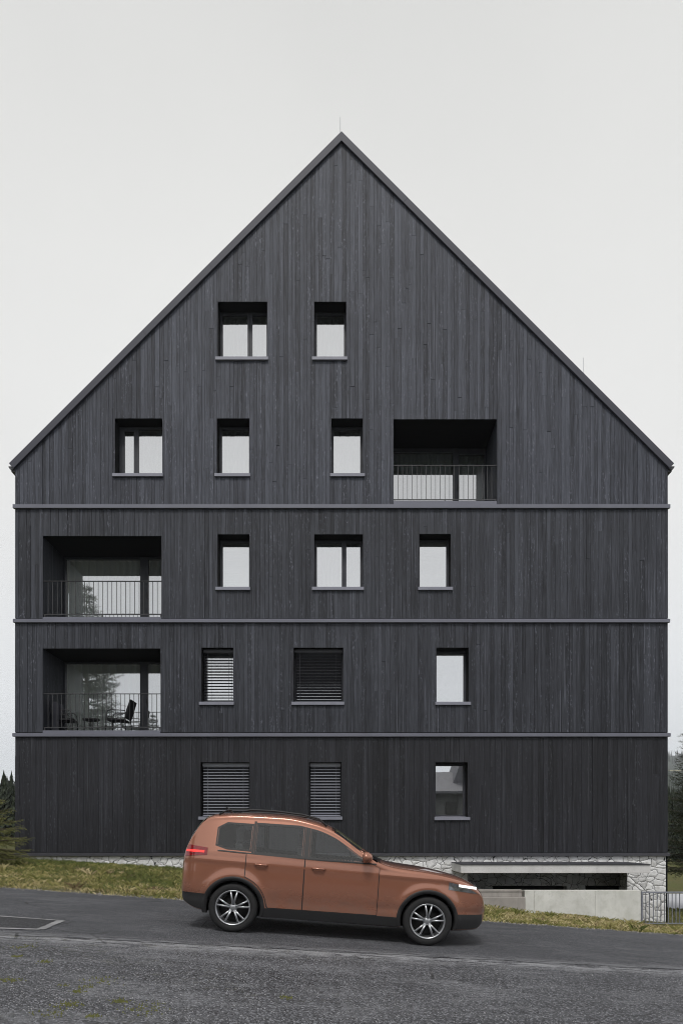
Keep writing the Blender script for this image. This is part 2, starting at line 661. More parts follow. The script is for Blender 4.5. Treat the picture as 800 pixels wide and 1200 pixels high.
m = MB()
q = [ground_pt(-140, 1085.5), ground_pt(47, 1091), ground_pt(72, 1080.5), ground_pt(-60, 1071)]
flat_quad(m, q, 0.013)
tag(m.build('road_patch', M['patch']), kind='structure')
m = MB()
def seam(p0, p1, w):
    a, b = Vector(p0), Vector(p1)
    n = (b - a).normalized()
    s_ = Vector((-n.y, n.x))
    N = 24
    prev = None
    for i in range(N + 1):
        c = a + (b - a) * (i / N)
        ww = w * (0.75 + 0.5 * rnd.random())
        cur = (c + s_ * ww, c - s_ * ww)
        if prev:
            flat_quad(m, [prev[1], cur[1], cur[0], prev[0]], 0.017)
        prev = cur
seam(q[0], q[1], 0.045)
seam(q[1], q[2], 0.05)
seam(q[2], q[3], 0.035)
tag(m.build('road_seam', M['seam'], recalc=True), kind='structure')

# path beyond the right corner
m = MB()
for xa, xb in ((10.6, 25), (25, 60)):
    m.poly([(xa, 24.2, -1.18 + 0.02), (xb, 24.2, -1.18 + 0.02), (xb, 30.5, -1.18 + 0.02), (xa, 30.5, -1.18 + 0.02)])
tag(m.build('path', M['path']), kind='structure')

# grass blades --------------------------------------------------------------
m = MB()
r = random.Random(11)
def blade(x, y, h, tint):
    z = G(x, y) - 0.005
    a = r.uniform(0, 6.283)
    w = r.uniform(0.004, 0.009)
    lean = r.uniform(0.4, 1.5) * h
    b = r.uniform(0, 6.283)
    c, s_ = math.cos(a) * w, math.sin(a) * w
    lx, ly = math.cos(b) * lean, math.sin(b) * lean
    bi = len(m.v)
    m.v += [(x - c, y - s_, z), (x + c, y + s_, z), (x + lx * 0.4 + c * .7, y + ly * 0.4 + s_ * .7, z + h * 0.7), (x + lx, y + ly, z + h)]
    m.f += [(bi, bi + 1, bi + 2), (bi, bi + 2, bi + 3)]
    m.m += [0, 0]
    m.t += [tint, tint]
for _ in range(105000):
    x = r.uniform(-13.5, 13.5)
    y = 12.72 + 4.95 * (r.random() ** 1.15)
    if x > 2.0 and y > 16.25:
        if x < 9.5:
            continue
    n1 = mnoise.noise(Vector((x * 0.8, y * 1.2, 0)))
    n2 = mnoise.noise(Vector((x * 3.1, y * 3.1, 7)))
    edge = y - ROAD_FAR
    if edge < 0.25 and r.random() < 0.55 + 0.6 * n2:
        continue
    if n2 < -0.42 and r.random() < 0.7:
        continue
    straw = 0.60 + 0.5 * n1 + 0.35 * n2 - (0.13 * edge if x < 1 else -0.02) + r.gauss(0, 0.17)
    blade(x, y, r.uniform(0.02, 0.065) * (1.0 + 0.5 * n2), max(0, min(1, straw)))
for _ in range(9000):
    x = r.uniform(9, 20)
    y = r.uniform(16.2, 24.2)
    blade(x, y, r.uniform(0.03, 0.08), max(0, min(1, r.gauss(0.25, 0.15))))
# scattered taller tufts
for _ in range(420):
    tx_ = r.uniform(-13, 13)
    ty_ = r.uniform(12.85, 16.1)
    tt_ = max(0, min(1, r.gauss(0.55, 0.22)))
    hh_ = r.uniform(0.05, 0.14)
    for _k in range(r.randint(10, 30)):
        blade(tx_ + r.gauss(0, 0.035), ty_ + r.gauss(0, 0.035), hh_ * r.uniform(0.6, 1.2), max(0, min(1, tt_ + r.gauss(0, 0.08))))
# weeds along the foot of the concrete wall
for _ in range(1500):
    x = r.gauss(5.6, 0.25) if r.random() < 0.6 else r.uniform(3, 7.2)
    blade(x, r.uniform(16.1, 16.3), r.uniform(0.04, 0.12), max(0, min(1, r.gauss(0.45, 0.2))))
tag(m.build('grass', M['grass'], tints=True), 'short matted grass, green by the stone base and straw coloured at the road', 'grass', kind='stuff')

m = MB()
for _ in range(5200):
    x = r.uniform(-12, 12)
    y = ROAD_FAR + r.gauss(-0.02, 0.09) + 0.10 * mnoise.noise(Vector((x * 1.7, 7, 0)))
    s_ = r.uniform(0.006, 0.020)
    z = G(x, y) + 0.006
    a = r.uniform(0, 6.28)
    bi = len(m.v)
    m.v += [(x + s_ * r.uniform(.7, 1.2) * math.cos(a + k * 1.2566), y + s_ * r.uniform(.7, 1.2) * math.sin(a + k * 1.2566), z) for k in range(5)] + [(x, y, z + s_ * r.uniform(0.5, 1.0))]
    tt = r.random()
    for k in range(5):
        m.f.append((bi + k, bi + (k + 1) % 5, bi + 5))
        m.m.append(0)
        m.t.append(tt)
M['gravel'] = tinted('shoulder_gravel', (0.09, 0.085, 0.08), (0.36, 0.34, 0.32), 0.85)
tag(m.build('gravel', M['gravel'], tints=True), 'loose grey grit along the grass edge of the road', 'gravel', kind='stuff')

m = MB()
for _ in range(17000):
    y = 4.9 + 4.0 * r.random() ** 1.2
    x = r.uniform(-0.62, 0.62) * y
    if y > near_edge(x) - 0.05:
        continue
    if mnoise.noise(Vector((x * 0.8, y * 1.3, 21))) < -0.25 and r.random() < 0.8:
        continue
    s_ = r.uniform(0.0035, 0.0085)
    z = -0.07 * x + 0.003
    a = r.uniform(0, 6.28)
    bi = len(m.v)
    m.v += [(x + s_ * r.uniform(.7, 1.2) * math.cos(a + k * 1.5708), y + s_ * r.uniform(.7, 1.2) * math.sin(a + k * 1.5708), z) for k in range(4)] + [(x, y, z + s_ * r.uniform(0.5, 1.1))]
    tt = r.random() ** 1.4
    for k in range(4):
        m.f.append((bi + k, bi + (k + 1) % 4, bi + 4))
        m.m.append(0)
        m.t.append(tt)
M['chippings'] = tinted('loose_road_chippings', (0.05, 0.05, 0.054), (0.42, 0.42, 0.44), 0.8)
tag(m.build('gravel', M['chippings'], tints=True), 'fine loose chippings strewn over the old asphalt in front', 'gravel', kind='stuff')

# moss and leaf litter on the foreground asphalt
m = MB()
spots = [ground_pt(*p) for p in ((54, 1128), (20, 1122), (82, 1178), (75, 1156), (118, 1150), (162, 1186), (28, 1110), (110, 1192), (60, 1190), (335, 1170),  (92, 1163), (101, 1158), (70, 1182), (15, 1150), (140, 1175), (180, 1180))][:10] + [ground_pt(*p) for p in ((92, 1163), (101, 1158), (70, 1182), (15, 1150), (140, 1175), (180, 1180))]
for (sx_, sy_) in spots:
    k = r.randint(12, 60)
    sd_ = r.uniform(0.02, 0.09)
    for _ in range(k):
        x = sx_ + r.gauss(0, sd_)
        y = sy_ + r.gauss(0, sd_)
        z = gz(x) + 0.004
        s_ = r.uniform(0.005, 0.012)
        a = r.uniform(0, 6.28)
        h = r.uniform(0.004, 0.02)
        bi = len(m.v)
        m.v += [(x + s_ * math.cos(a + t), y + s_ * math.sin(a + t), z) for t in (0, 2.1, 4.2)] + [(x, y, z + h)]
        m.f += [(bi, bi + 1, bi + 3), (bi + 1, bi + 2, bi + 3), (bi + 2, bi, bi + 3)]
        m.m += [0] * 3
        tt = max(0, min(1, r.gauss(0.32, 0.12)))
        m.t += [tt] * 3
M['moss'] = tinted('yellow_green_moss', (0.10, 0.11, 0.035), (0.20, 0.19, 0.075), 0.9)
tag(m.build('moss', M['moss'], tints=True), 'small tufts of yellow green moss on the old asphalt', 'moss', kind='stuff')

# ------------------------------------------------------------------ hills and far forest
prof = [(90, -3.0), (150, 2), (250, 10), (500, 40), (680, 65), (770, 74), (930, 91), (1100, 113), (1500, 178), (1800, 190), (2200, 150)]
m = MB()
ys = [90, 120, 150, 200, 250, 300, 400, 500, 600, 680, 725, 770, 830, 880, 930, 1010, 1100, 1200, 1350, 1500, 1650, 1800, 2000, 2200]
ts = frange(-0.05, 1.2, 0.05)
for y in ys:
    for t_ in ts:
        x = t_ * y
        k = max(0.0, min(1.0, (t_ - 0.02) / 0.35))
        k = k * k * (3 - 2 * k)
        z = lerp(-4.0, pw(prof, y), k) + (2.5 * mnoise.noise(Vector((x * 0.012, y * 0.012, 1))) if y > 130 else -2)
        m.v.append((x, y, z))
n_ = len(ts)
for j in range(len(ys) - 1):
    for i in range(n_ - 1):
        m.f.append((j * n_ + i, j * n_ + i + 1, (j + 1) * n_ + i + 1, (j + 1) * n_ + i))
        m.m.append(0)
        m.t.append(0)
tag(m.build('hills', M['hills'], smooth=True), kind='structure')


def far_tree(m, x, y, z, h, rr, rg, layers=9, seg=9):
    b0 = rg.uniform(0.0, 0.25)
    for l in range(layers):
        f = l / layers
        zl = z + h * (0.10 + 0.86 * f)
        rl = rr * (1 - f) ** 0.85 * rg.uniform(0.8, 1.1) + 0.04
        zt = zl + h * 1.25 / layers
        a0 = rg.uniform(0, 6.28)
        for k in range(seg):
            if rg.random() < 0.08:
                continue
            a = a0 + 6.283 * k / seg
            aw = 6.283 / seg * 0.62
            rk = rl * rg.uniform(0.6, 1.2)
            bi = len(m.v)
            dz = h * 0.07 * rg.uniform(0.5, 1.3)
            m.v += [(x, y, zt), (x + rk * 0.75 * math.cos(a - aw), y + rk * 0.75 * math.sin(a - aw), zl - dz * 0.3),
                    (x + rk * math.cos(a), y + rk * math.sin(a), zl - dz),
                    (x + rk * 0.75 * math.cos(a + aw), y + rk * 0.75 * math.sin(a + aw), zl - dz * 0.3)]
            m.f += [(bi, bi + 1, bi + 2), (bi, bi + 2, bi + 3)]
            m.m += [0, 0]
            tt = max(0, min(1, b0 + rg.uniform(0, 0.75)))
            m.t += [tt, tt]


def hill_z(x, y):
    t_ = x / y
    k = max(0.0, min(1.0, (t_ - 0.02) / 0.35))
    k = k * k * (3 - 2 * k)
    return lerp(-4.0, pw(prof, y), k) if y > 95 else -2.0


rg = random.Random(5)
m = MB()
for _ in range(900):
    y = 62 + 700 * rg.random() ** 1.1
    x = rg.uniform(0.455, 0.66) * y
    h = rg.uniform(12, 19) if y > 110 else rg.uniform(7, 12)
    h = max(3.0, min(h, 0.070 * y + EYE - (hill_z(x, y) if y > 95 else G(x, y)) + rg.uniform(-1.5, 0.6)))
    far_tree(m, x, y, hill_z(x, y) if y > 95 else G(x, y), h, h * 0.16, rg, *((20, 16) if y < 130 else (10, 9)))
for _ in range(260):
    y = rg.uniform(1150, 1560)
    x = rg.uniform(0.44, 0.62) * y
    h = rg.uniform(10, 17)
    far_tree(m, x, y, hill_z(x, y) - 1, h, h * 0.18, rg, 5, 6)
tag(m.build('forest', M['forest'], tints=True), 'dark spruce forest rising up the valley side right of the building', 'forest', kind='stuff')
m = MB()
for _ in range(170):
    y = rg.uniform(64, 120)
    x = rg.uniform(-0.68, -0.455) * y
    h = rg.uniform(5.5, 6.8) * (y / 70)
    far_tree(m, x, y, G(x, y), h, h * 0.2, rg, 16, 12)
tag(m.build('forest', M['forest'], tints=True), 'dark spruce forest edge behind the meadow left of the building', 'forest', kind='stuff')


# ------------------------------------------------------------------ detailed spruces
def spruce_mesh(h, rad, whorls, per, seed, needle_len, twig_step, mat, org=(0, 0, 0), zmin=0.03, dens=1.0, power=0.8, up=0.25):
    rg = random.Random(seed)
    tr = MB()
    tr.tube([(0, 0, 0), (0.01, 0, h * 0.3), (0, 0.01, h * 0.65), (0, 0, h)], [h * 0.016 + 0.015, h * 0.011 + 0.01, h * 0.006 + 0.006, 0.004], 8)
    cr = MB()

    def needle(p, d, L, tint):
        s_ = d.cross(Vector((rg.uniform(-1, 1), rg.uniform(-1, 1), rg.uniform(-1, 1))))
        if s_.length < 1e-4:
            return
        s_ = s_.normalized() * (L * 0.085 + 0.0008)
        bi = len(cr.v)
        cr.v += [tuple(p - s_), tuple(p + s_), tuple(p + d * L)]
        cr.f.append((bi, bi + 1, bi + 2))
        cr.m.append(0)
        cr.t.append(tint)

    for w in range(whorls):
        f = (w + rg.uniform(-0.3, 0.3)) / whorls
        f = max(0.0, min(0.99, f))
        z0 = h * (zmin + (0.985 - zmin) * f)
        Lb = rad * (1 - f) ** power + 0.03
        for k in range(per):
            a = 6.283 * (k + rg.random()) / per + w * 1.3
            L = Lb * rg.uniform(0.65, 1.12)
            dirh = Vector((math.cos(a), math.sin(a), 0))
            droop = -0.34 * (1 - f) + 0.18 * f + rg.uniform(-0.08, 0.08)
            pts = []
            N = 7
            for i in range(N + 1):
                t = i / N
                pts.append(Vector((0, 0, z0)) + dirh * (L * t) + Vector((0, 0, L * (droop * t + up * t * t))))
            tr.tube(pts, [0.004 + 0.012 * L * (1 - i / N) for i in range(N + 1)], 4, cap=False)
            bt = rg.uniform(0.0, 0.55)
            nt = max(4, int(L / twig_step))
            for j in range(nt):
                t = 0.12 + 0.88 * (j + rg.random()) / nt
                i = min(N - 1, int(t * N))
                p = pts[i].lerp(pts[i + 1], t * N - i)
                fd = (pts[i + 1] - pts[i]).normalized()
                side = fd.cross(Vector((0, 0, 1))).normalized() * (1 if j % 2 else -1)
                tl = min(L * 0.42, 0.55) * (1.08 - t) ** 0.8 * rg.uniform(0.6, 1.2) + needle_len * 1.5
                td = (fd * 0.75 + side * rg.uniform(0.5, 1.0) + Vector((0, 0, rg.uniform(-0.35, 0.1)))).normalized()
                nn = max(5, int(tl / needle_len * 5.0 * dens))
                for q_ in range(nn):
                    u = q_ / nn
                    pp = p + td * (tl * u) + Vector((0, 0, -0.12 * tl * u * u))
                    ang = rg.uniform(0, 6.283)
                    o1 = td.cross(Vector((0, 0, 1))).normalized()
                    o2 = td.cross(o1)
                    nd = (td * 0.8 + o1 * math.cos(ang) + o2 * math.sin(ang)).normalized()
                    needle(pp, nd, needle_len * rg.uniform(0.7, 1.2), max(0, min(1, bt + 0.45 * u + rg.uniform(-0.1, 0.15))))
    return tr, cr


def spruce(name, loc, h, rad, whorls, per, seed, nl, ts_, mat, label, **kw):
    root = empty(name, loc, label, 'tree')
    tr, cr = spruce_mesh(h, rad, whorls, per, seed, nl, ts_, mat, **kw)
    tr.build('trunk', M['bark'], root, smooth=True)
    cr.build('crown', M[mat], root, tints=True)
    return root


yx, yy = X(-22, 15.6), 15.6
spruce('young_spruce', (yx, yy, G(yx, yy) - 0.02), 2.0, 1.28, 15, 10, 3, 0.036, 0.042, 'needle_fresh',
       'young olive green spruce with sparse branches on the grass by the left corner', zmin=0.04, dens=0.9, up=0.16)
rx, ry = X(833, 22.0), 22.0
spruce('spruce_tree', (rx, ry, G(rx, ry) - 0.02), 8.2, 1.75, 42, 10, 21, 0.075, 0.08, 'needle_dark',
       'tall dark spruce with drooping tiered branches beside the right corner', zmin=0.20, dens=0.8, power=0.75, up=0.30)
# single spruces at the forest edge left of the building
for i, (px_, d_, h_, lab) in enumerate(((4.5, 66, 7.0, 'tallest pointed dark spruce at the forest edge left of the building'),
                                        (13.5, 63, 6.6, 'slim dark spruce at the forest edge, next to the building corner'))):
    rt = empty('distant_spruce', (X(px_, d_), d_, G(X(px_, d_), d_)), lab, 'tree', 'spruces at the forest edge')
    mm = MB()
    far_tree(mm, 0, 0, 0, h_, h_ * 0.17, random.Random(40 + i), 26, 13)
    mm.build('crown', M['forest'], rt, tints=True)
    mm = MB()
    mm.tube([(0, 0, -0.1), (0, 0, h_ * 0.5), (0, 0, h_ * 0.96)], [0.12, 0.07, 0.01], 6)
    mm.build('trunk', M['bark'], rt)

# spruces behind the camera: they are what the balcony doors mirror
bt = spruce('garden_spruce', (-12.8, 4.0, G(-12.8, 4.0)), 13.3, 3.3, 46, 11, 31, 0.15, 0.13, 'needle_dark',
            'tall garden spruce mirrored in the lower balcony door', zmin=0.06, dens=0.8, power=0.8)
c2 = copy_tree(bt)
c2.location = (-10.3, 1.0, G(-10.3, 1.0))
c2.scale = (0.56, 0.56, 0.56)
c2.rotation_euler = (0, 0, 1.3)
c2['label'] = 'small garden spruce mirrored in the narrow pane of the lower balcony door'

# ------------------------------------------------------------------ house across the road (mirrored in the lowest right window)
hy = -13.0
M['render_wall'] = simple('pale_render', (0.13, 0.13, 0.13), 0.9, scale=3)
M['tile'] = simple('grey_fibre_cement_roof', (0.13, 0.13, 0.145), 0.7, scale=9, bump=0.5)
M['door_dark'] = simple('dark_stained_door', (0.03, 0.028, 0.026), 0.6)
hg = G(1.5, hy) - 0.15
HO = (0.5, hy, hg)
house = empty('village_house', HO, 'low house with pale walls and grey roof mirrored in the lowest right window', 'house')
m = MB()
m.box(-17.0, 11.5, hy - 8.5, hy, hg - 0.4, 4.75)
m.poly([(-17.0, hy - 8.5, 4.75), (-17.0, hy, 4.75), (-17.0, hy - 4.25, 6.2)])
m.poly([(11.5, hy, 4.75), (11.5, hy - 8.5, 4.75), (11.5, hy - 4.25, 6.2)])
m.build('wall', M['render_wall'], house, HO)
m = MB()
m.prism_x([(hy + 0.8, 4.62), (hy - 4.25, 6.45), (hy - 9.3, 4.62), (hy - 9.3, 4.45), (hy - 4.25, 6.28), (hy + 0.8, 4.45)], -17.6, 12.0)
rf = m.build('roof', M['tile'], house, HO, recalc=True)
m = MB()
m.prism_y([(8.2, 5.2), (12.0, 5.2), (12.0, 7.2), (10.6, 8.3), (9.0, 7.4)], hy - 6.0, hy - 1.2)
m.build('dormer', M['tile'], rf, HO, recalc=True)
m = MB()
m.box(3.6, 4.3, hy - 4.6, hy - 3.9, 5.9, 7.3)
m.build('chimney', M['render_wall'], rf, HO)
m = MB()
m.box(7.5, 8.35, hy - 0.02, hy + 0.05, hg, 3.9)
m.build('door', M['door_dark'], house, HO)
for x0 in (-6.5, -2.8, 1.2):
    m = MB()
    m.box(x0, x0 + 1.3, hy - 0.02, hy + 0.04, 1.2, 2.6)
    fr = m.build('window', M['frame'], house, HO)
    m = MB()
    m.box(x0 + 0.08, x0 + 1.22, hy + 0.042, hy + 0.05, 1.28, 2.52)
    m.build('pane', M['glass'], fr, HO)

# ------------------------------------------------------------------ APARTMENT BUILDING
BO = (0.0, D, G(0, D))
B = empty('apartment_building', BO,
          'tall dark timber clad apartment house with steep pointed gable', 'building')
XL, XR = -8.5, 8.5
DEPTH = 15.0
APEX_IN = Z(166.5)      # inner apex under the verge board
APEX_OUT = Z(156.0)
WREV = 0.41             # window reveal depth
BREV = 1.38             # loggia depth

# (px x0, y0, x1, y1), type
WINS = [
    dict(k='A', r=(255, 353, 313, 418.5), mull=293, cur=1),
    dict(k='B', r=(368, 353, 405.5, 418.5), cur=1),
    dict(k='C', r=(134.5, 490, 190, 555), mull=160, cur=1),
    dict(k='D', r=(254, 490, 292, 555), cur=1),
    dict(k='E', r=(388, 490, 425, 555), cur=1),
    dict(k='H', r=(255, 626, 292, 688), blindin=1),
    dict(k='I', r=(368, 626, 425, 688), mull=403, cur=1),
    dict(k='J', r=(491, 625.5, 528, 688)),
    dict(k='L', r=(236, 759, 273, 822.5), blind='open'),
    dict(k='M', r=(344, 759, 402, 822.5), blind='dark'),
    dict(k='N', r=(511, 759, 549, 822.5)),
    dict(k='O', r=(235, 893.5, 292, 957), blind='grey'),
    dict(k='P', r=(362, 893.5, 400, 957), blind='grey'),
    dict(k='Q', r=(510, 893.5, 548, 957.5)),
]
BALC = [
    dict(k='F', r=(461, 491, 582, 588.5), head=0.10, panes=((455, 530.5), (537, 567.5))),
    dict(k='G', r=(50, 628, 189, 724.5), head=0.06, panes=((77, 164.8), (174, 200.5))),
    dict(k='K', r=(50, 760, 188, 857.5), head=0.06, panes=((75, 164.5), (173.5, 200.5))),
]
for w in WINS + BALC:
    a, b, c, d_ = w['r']
    w['x0'], w['x1'], w['z1'], w['z0'] = X(a), X(c), Z(b), Z(d_)

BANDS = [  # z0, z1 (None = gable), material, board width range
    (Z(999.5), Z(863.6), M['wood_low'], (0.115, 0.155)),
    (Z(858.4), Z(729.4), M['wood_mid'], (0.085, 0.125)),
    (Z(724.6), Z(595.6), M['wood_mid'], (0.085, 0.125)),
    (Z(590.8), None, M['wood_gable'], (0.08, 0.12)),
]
FY = D  # front face of boards ~ D

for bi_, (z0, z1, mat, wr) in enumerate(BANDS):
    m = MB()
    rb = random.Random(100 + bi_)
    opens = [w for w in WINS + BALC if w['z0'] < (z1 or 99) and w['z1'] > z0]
    # board edges; opening edges also cut
    x = XL
    boards = []
    while x < XR - 0.02:
        wd = rb.uniform(*wr)
        if x + wd > XR - 0.04:
            wd = XR - x
        boards.append((x, x + wd))
        x += wd
    for (bx0, bx1) in boards:
        gap = 0.0022
        off = rb.choice((0.0, 0.0, 0.0, 0.003, 0.006, 0.010))
        btint = max(0.0, min(1.0, rb.gauss(0.45, 0.20)))
        cuts = sorted({bx0 + gap, bx1 - gap} | {e for w in opens for e in (w['x0'], w['x1']) if bx0 + gap < e < bx1 - gap})
        # end joints for this board
        joints = []
        if z1 is None:
            zc = z0 + rb.uniform(0.6, 4.2)
            while zc < APEX_IN:
                joints.append(zc)
                zc += rb.uniform(2.0, 4.5)
        elif rb.random() < 0.25:
            joints.append(rb.uniform(z0 + 0.4, z1 - 0.4))
        jt = {}
        for (ca, cb) in zip(cuts, cuts[1:]):
            xm = (ca + cb) / 2
            top_a = z1 if z1 is not None else APEX_IN - abs(ca) - 0.01
            top_b = z1 if z1 is not None else APEX_IN - abs(cb) - 0.01
            top = max(top_a, top_b)
            # free z intervals
            segs = [(z0, top)]
            for w in opens:
                if w['x0'] < xm < w['x1']:
                    ns = []
                    for (s0, s1) in segs:
                        if w['z1'] <= s0 or w['z0'] >= s1:
                            ns.append((s0, s1))
                            continue
                        if w['z0'] > s0:
                            ns.append((s0, w['z0']))
                        if w['z1'] < s1:
                            ns.append((w['z1'], s1))
                    segs = ns
            for (s0, s1) in segs:
                edges = [s0] + [j for j in joints if s0 + 0.15 < j < s1 - 0.15] + [s1]
                for e0, e1 in zip(edges, edges[1:]):
                    key = sum(1 for j in joints if j <= e0 + 1e-4)
                    if key not in jt:
                        jt[key] = (max(0, min(1, btint + (rb.gauss(0, 0.16) if key else 0))), off if key == 0 else rb.choice((0.0, 0.002, 0.006)))
                    tn, of = jt[key]
                    ee1a, ee1b = e1, e1
                    if z1 is None and e1 >= top - 1e-6:
                        ee1a, ee1b = max(top_a, e0 + 0.001), max(top_b, e0 + 0.001)
                    else:
                        ee1a = ee1b = e1 - (0.004 if e1 != s1 else 0)
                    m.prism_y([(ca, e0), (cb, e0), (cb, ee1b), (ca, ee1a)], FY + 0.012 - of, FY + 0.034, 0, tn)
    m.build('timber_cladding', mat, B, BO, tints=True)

# backing wall behind the boards with the openings cut out, reveals, rooms
bm = bmesh.new()
YB = FY + 0.030
prof_pts = [(XL + 0.02, Z(1001)), (XR - 0.02, Z(1001)), (XR - 0.02, APEX_IN - XR), (0, APEX_IN - 0.02), (XL + 0.02, APEX_IN - XR)]
bm.faces.new([bm.verts.new((x, YB, z)) for x, z in prof_pts])
ex = sorted({w['x0'] for w in WINS + BALC} | {w['x1'] for w in WINS + BALC})
ez = sorted({w['z0'] for w in WINS + BALC} | {w['z1'] for w in WINS + BALC})
for e in ex:
    bmesh.ops.bisect_plane(bm, geom=bm.verts[:] + bm.edges[:] + bm.faces[:], plane_co=(e, 0, 0), plane_no=(1, 0, 0))
for e in ez:
    bmesh.ops.bisect_plane(bm, geom=bm.verts[:] + bm.edges[:] + bm.faces[:], plane_co=(0, 0, e), plane_no=(0, 0, 1))
kill = []
for f in bm.faces:
    c = f.calc_center_median()
    if any(w['x0'] < c.x < w['x1'] and w['z0'] < c.z < w['z1'] for w in WINS + BALC):
        kill.append(f)
bmesh.ops.delete(bm, geom=kill, context='FACES')
m = MB()
for f in bm.faces:
    m.poly([tuple(v.co) for v in f.verts], 0)
bm.free()
# side and back walls
yb = D + DEPTH
SWY0, SWY1 = FY + BREV + 0.30, FY + BREV + 4.0  # unseen side openings, added to bring daylight onto the balcony curtains
zs_cut = [-1.6]
for w in (BALC[2], BALC[1]):
    zs_cut += [w['z0'] + 0.10, w['z1'] - 0.25]
zs_cut.append(APEX_IN + XL)
for i_, (za, zb_) in enumerate(zip(zs_cut, zs_cut[1:])):
    spans = [(FY + 0.03, yb)] if i_ % 2 == 0 else [(FY + 0.03, SWY0), (SWY1, yb)]
    for (ya_, yb2_) in spans:
        m.poly([(XL, ya_, za), (XL, yb2_, za), (XL, yb2_, zb_), (XL, ya_, zb_)], 1)
m.poly([(XR, FY + 0.03, -1.6), (XR, FY + 0.03, APEX_IN - XR), (XR, yb, APEX_IN - XR), (XR, yb, -1.6)], 1)
m.poly([(XL, yb, -1.6), (XR, yb, -1.6), (XR, yb, APEX_IN - XR), (0, yb, APEX_IN), (XL, yb, APEX_IN - XR)], 1)


def opening(m, w, y0, y1, mats, room=1.3):
    """reveal faces from y0 to y1 then a room box behind"""
    x0, x1, z0, z1 = w['x0'], w['x1'], w['z0'], w['z1']
    l, rr_, top, bot = mats
    m.poly([(x0, y0, z0), (x0, y0, z1), (x0, y1, z1), (x0, y1, z0)], l, 0.45)
    m.poly([(x1, y0, z0), (x1, y1, z0), (x1, y1, z1), (x1, y0, z1)], rr_, 0.45)
    m.poly([(x0, y0, z1), (x1, y0, z1), (x1, y1, z1), (x0, y1, z1)], top, 0.45)
    m.poly([(x0, y0, z0), (x0, y1, z0), (x1, y1, z0), (x1, y0, z0)], bot, 0.45)
    y2 = y1 + room
    e = 0.0
    if w['k'] in 'GK':  # room side of the added openings that light the curtains
        a_, b_ = z0 + 0.10, z1 - 0.25
        for (ya_, yb2_, za, zb2_) in ((y1, SWY0, z0, z1), (SWY1, y2, z0, z1), (SWY0, SWY1, z0, a_), (SWY0, SWY1, b_, z1)):
            m.poly([(x0, ya_, za), (x0, ya_, zb2_), (x0, yb2_, zb2_), (x0, yb2_, za)], 3)
        for zz in (a_, b_):
            m.poly([(XL, SWY0, zz), (x0, SWY0, zz), (x0, SWY1, zz), (XL, SWY1, zz)], 3)
        for yy_ in (SWY0, SWY1):
            m.poly([(XL, yy_, a_), (x0, yy_, a_), (x0, yy_, b_), (XL, yy_, b_)], 3)
    else:
        m.poly([(x0, y1, z0), (x0, y1, z1), (x0, y2, z1), (x0, y2, z0)], 3)
    m.poly([(x1, y1, z0), (x1, y2, z0), (x1, y2, z1), (x1, y1, z1)], 3)
    m.poly([(x0, y1, z1), (x1, y1, z1), (x1, y2, z1), (x0, y2, z1)], 3)
    m.poly([(x0, y1, z0), (x0, y2, z0), (x1, y2, z0), (x1, y1, z0)], 3)
    m.poly([(x0, y2, z0), (x0, y2, z1), (x1, y2, z1), (x1, y2, z0)], 3)


for w in WINS:
    opening(m, w, FY + 0.008, FY + WREV + 0.04, (2, 2, 2, 2))
for w in BALC:
    opening(m, w, FY + 0.008, FY + BREV + 0.04, (4, 4, 2, 2), 4.4 if w['k'] in 'GK' else 2.2)
m.build('wall', [M['membrane'], M['wood_mid'], M['reveal'], M['interior'], M['wood_mid']], B, BO, tints=True)

# roof planes, verge boards, gutters, lightning rods
m = MB()
YV = FY - 0.06
for s in (-1, 1):
    e_x = 8.62
    prof = [(0, APEX_OUT - 0.005), (s * e_x, APEX_OUT - e_x - 0.005), (s * (e_x - 0.09), APEX_OUT - e_x - 0.095), (0, APEX_OUT - 0.20)]
    if s > 0:
        prof = prof[::-1]
    m.prism_y(prof, FY + 0.045, yb + 0.1)
roof = m.build('roof', M['roof'], B, BO, recalc=True)
for s in (-1, 1):
    m = MB()
    e_x = 8.63
    th = APEX_OUT - APEX_IN
    # two-piece sheet: 45 degree board with a square-cut end
    ho = th / 2
    n_seg = 5
    Ltot = e_x
    for k in range(n_seg):
        xa = Ltot * k / n_seg + (0.0 if k == 0 else 0.003)
        xb_ = Ltot * (k + 1) / n_seg
        p = [(s * xa, APEX_OUT - xa), (s * xb_, APEX_OUT - xb_)]
        if k == n_seg - 1:
            p += [(s * (xb_ - ho), APEX_OUT - xb_ - ho)]
        else:
            p += [(s * (xb_ - (ho)), APEX_OUT - xb_ - ho)]
        if k == 0:
            p += [(0, APEX_IN)]
        else:
            p += [(s * (xa - ho), APEX_OUT - xa - ho)]
        if s > 0:
            p = p[::-1]
        m.prism_y(p, YV + 0.001 * (k % 2), FY + 0.044)
    m.build('verge_board', M['verge'], roof, BO, recalc=True)
    # gutter: half-round channel with stop end
    m = MB()
    gxc, gzc, gr = s * (8.575), Z(548.2) + 0.03, 0.085
    ring = [(gxc + gr * math.cos(a), gzc + gr * math.sin(a)) for a in [math.pi + math.pi * i / 10 for i in range(11)]]
    m.prism_y(ring, FY - 0.02, yb)
    m.prism_y([(gxc - s * 0.02 - 0.05, gzc - 0.12), (gxc - s * 0.02 + 0.05, gzc - 0.12), (gxc - s * 0.02 + 0.05, gzc - 0.06), (gxc - s * 0.02 - 0.05, gzc - 0.06)], FY + 0.02, yb)
    m.build('gutter', M['trim_dark'], roof, BO, recalc=True)
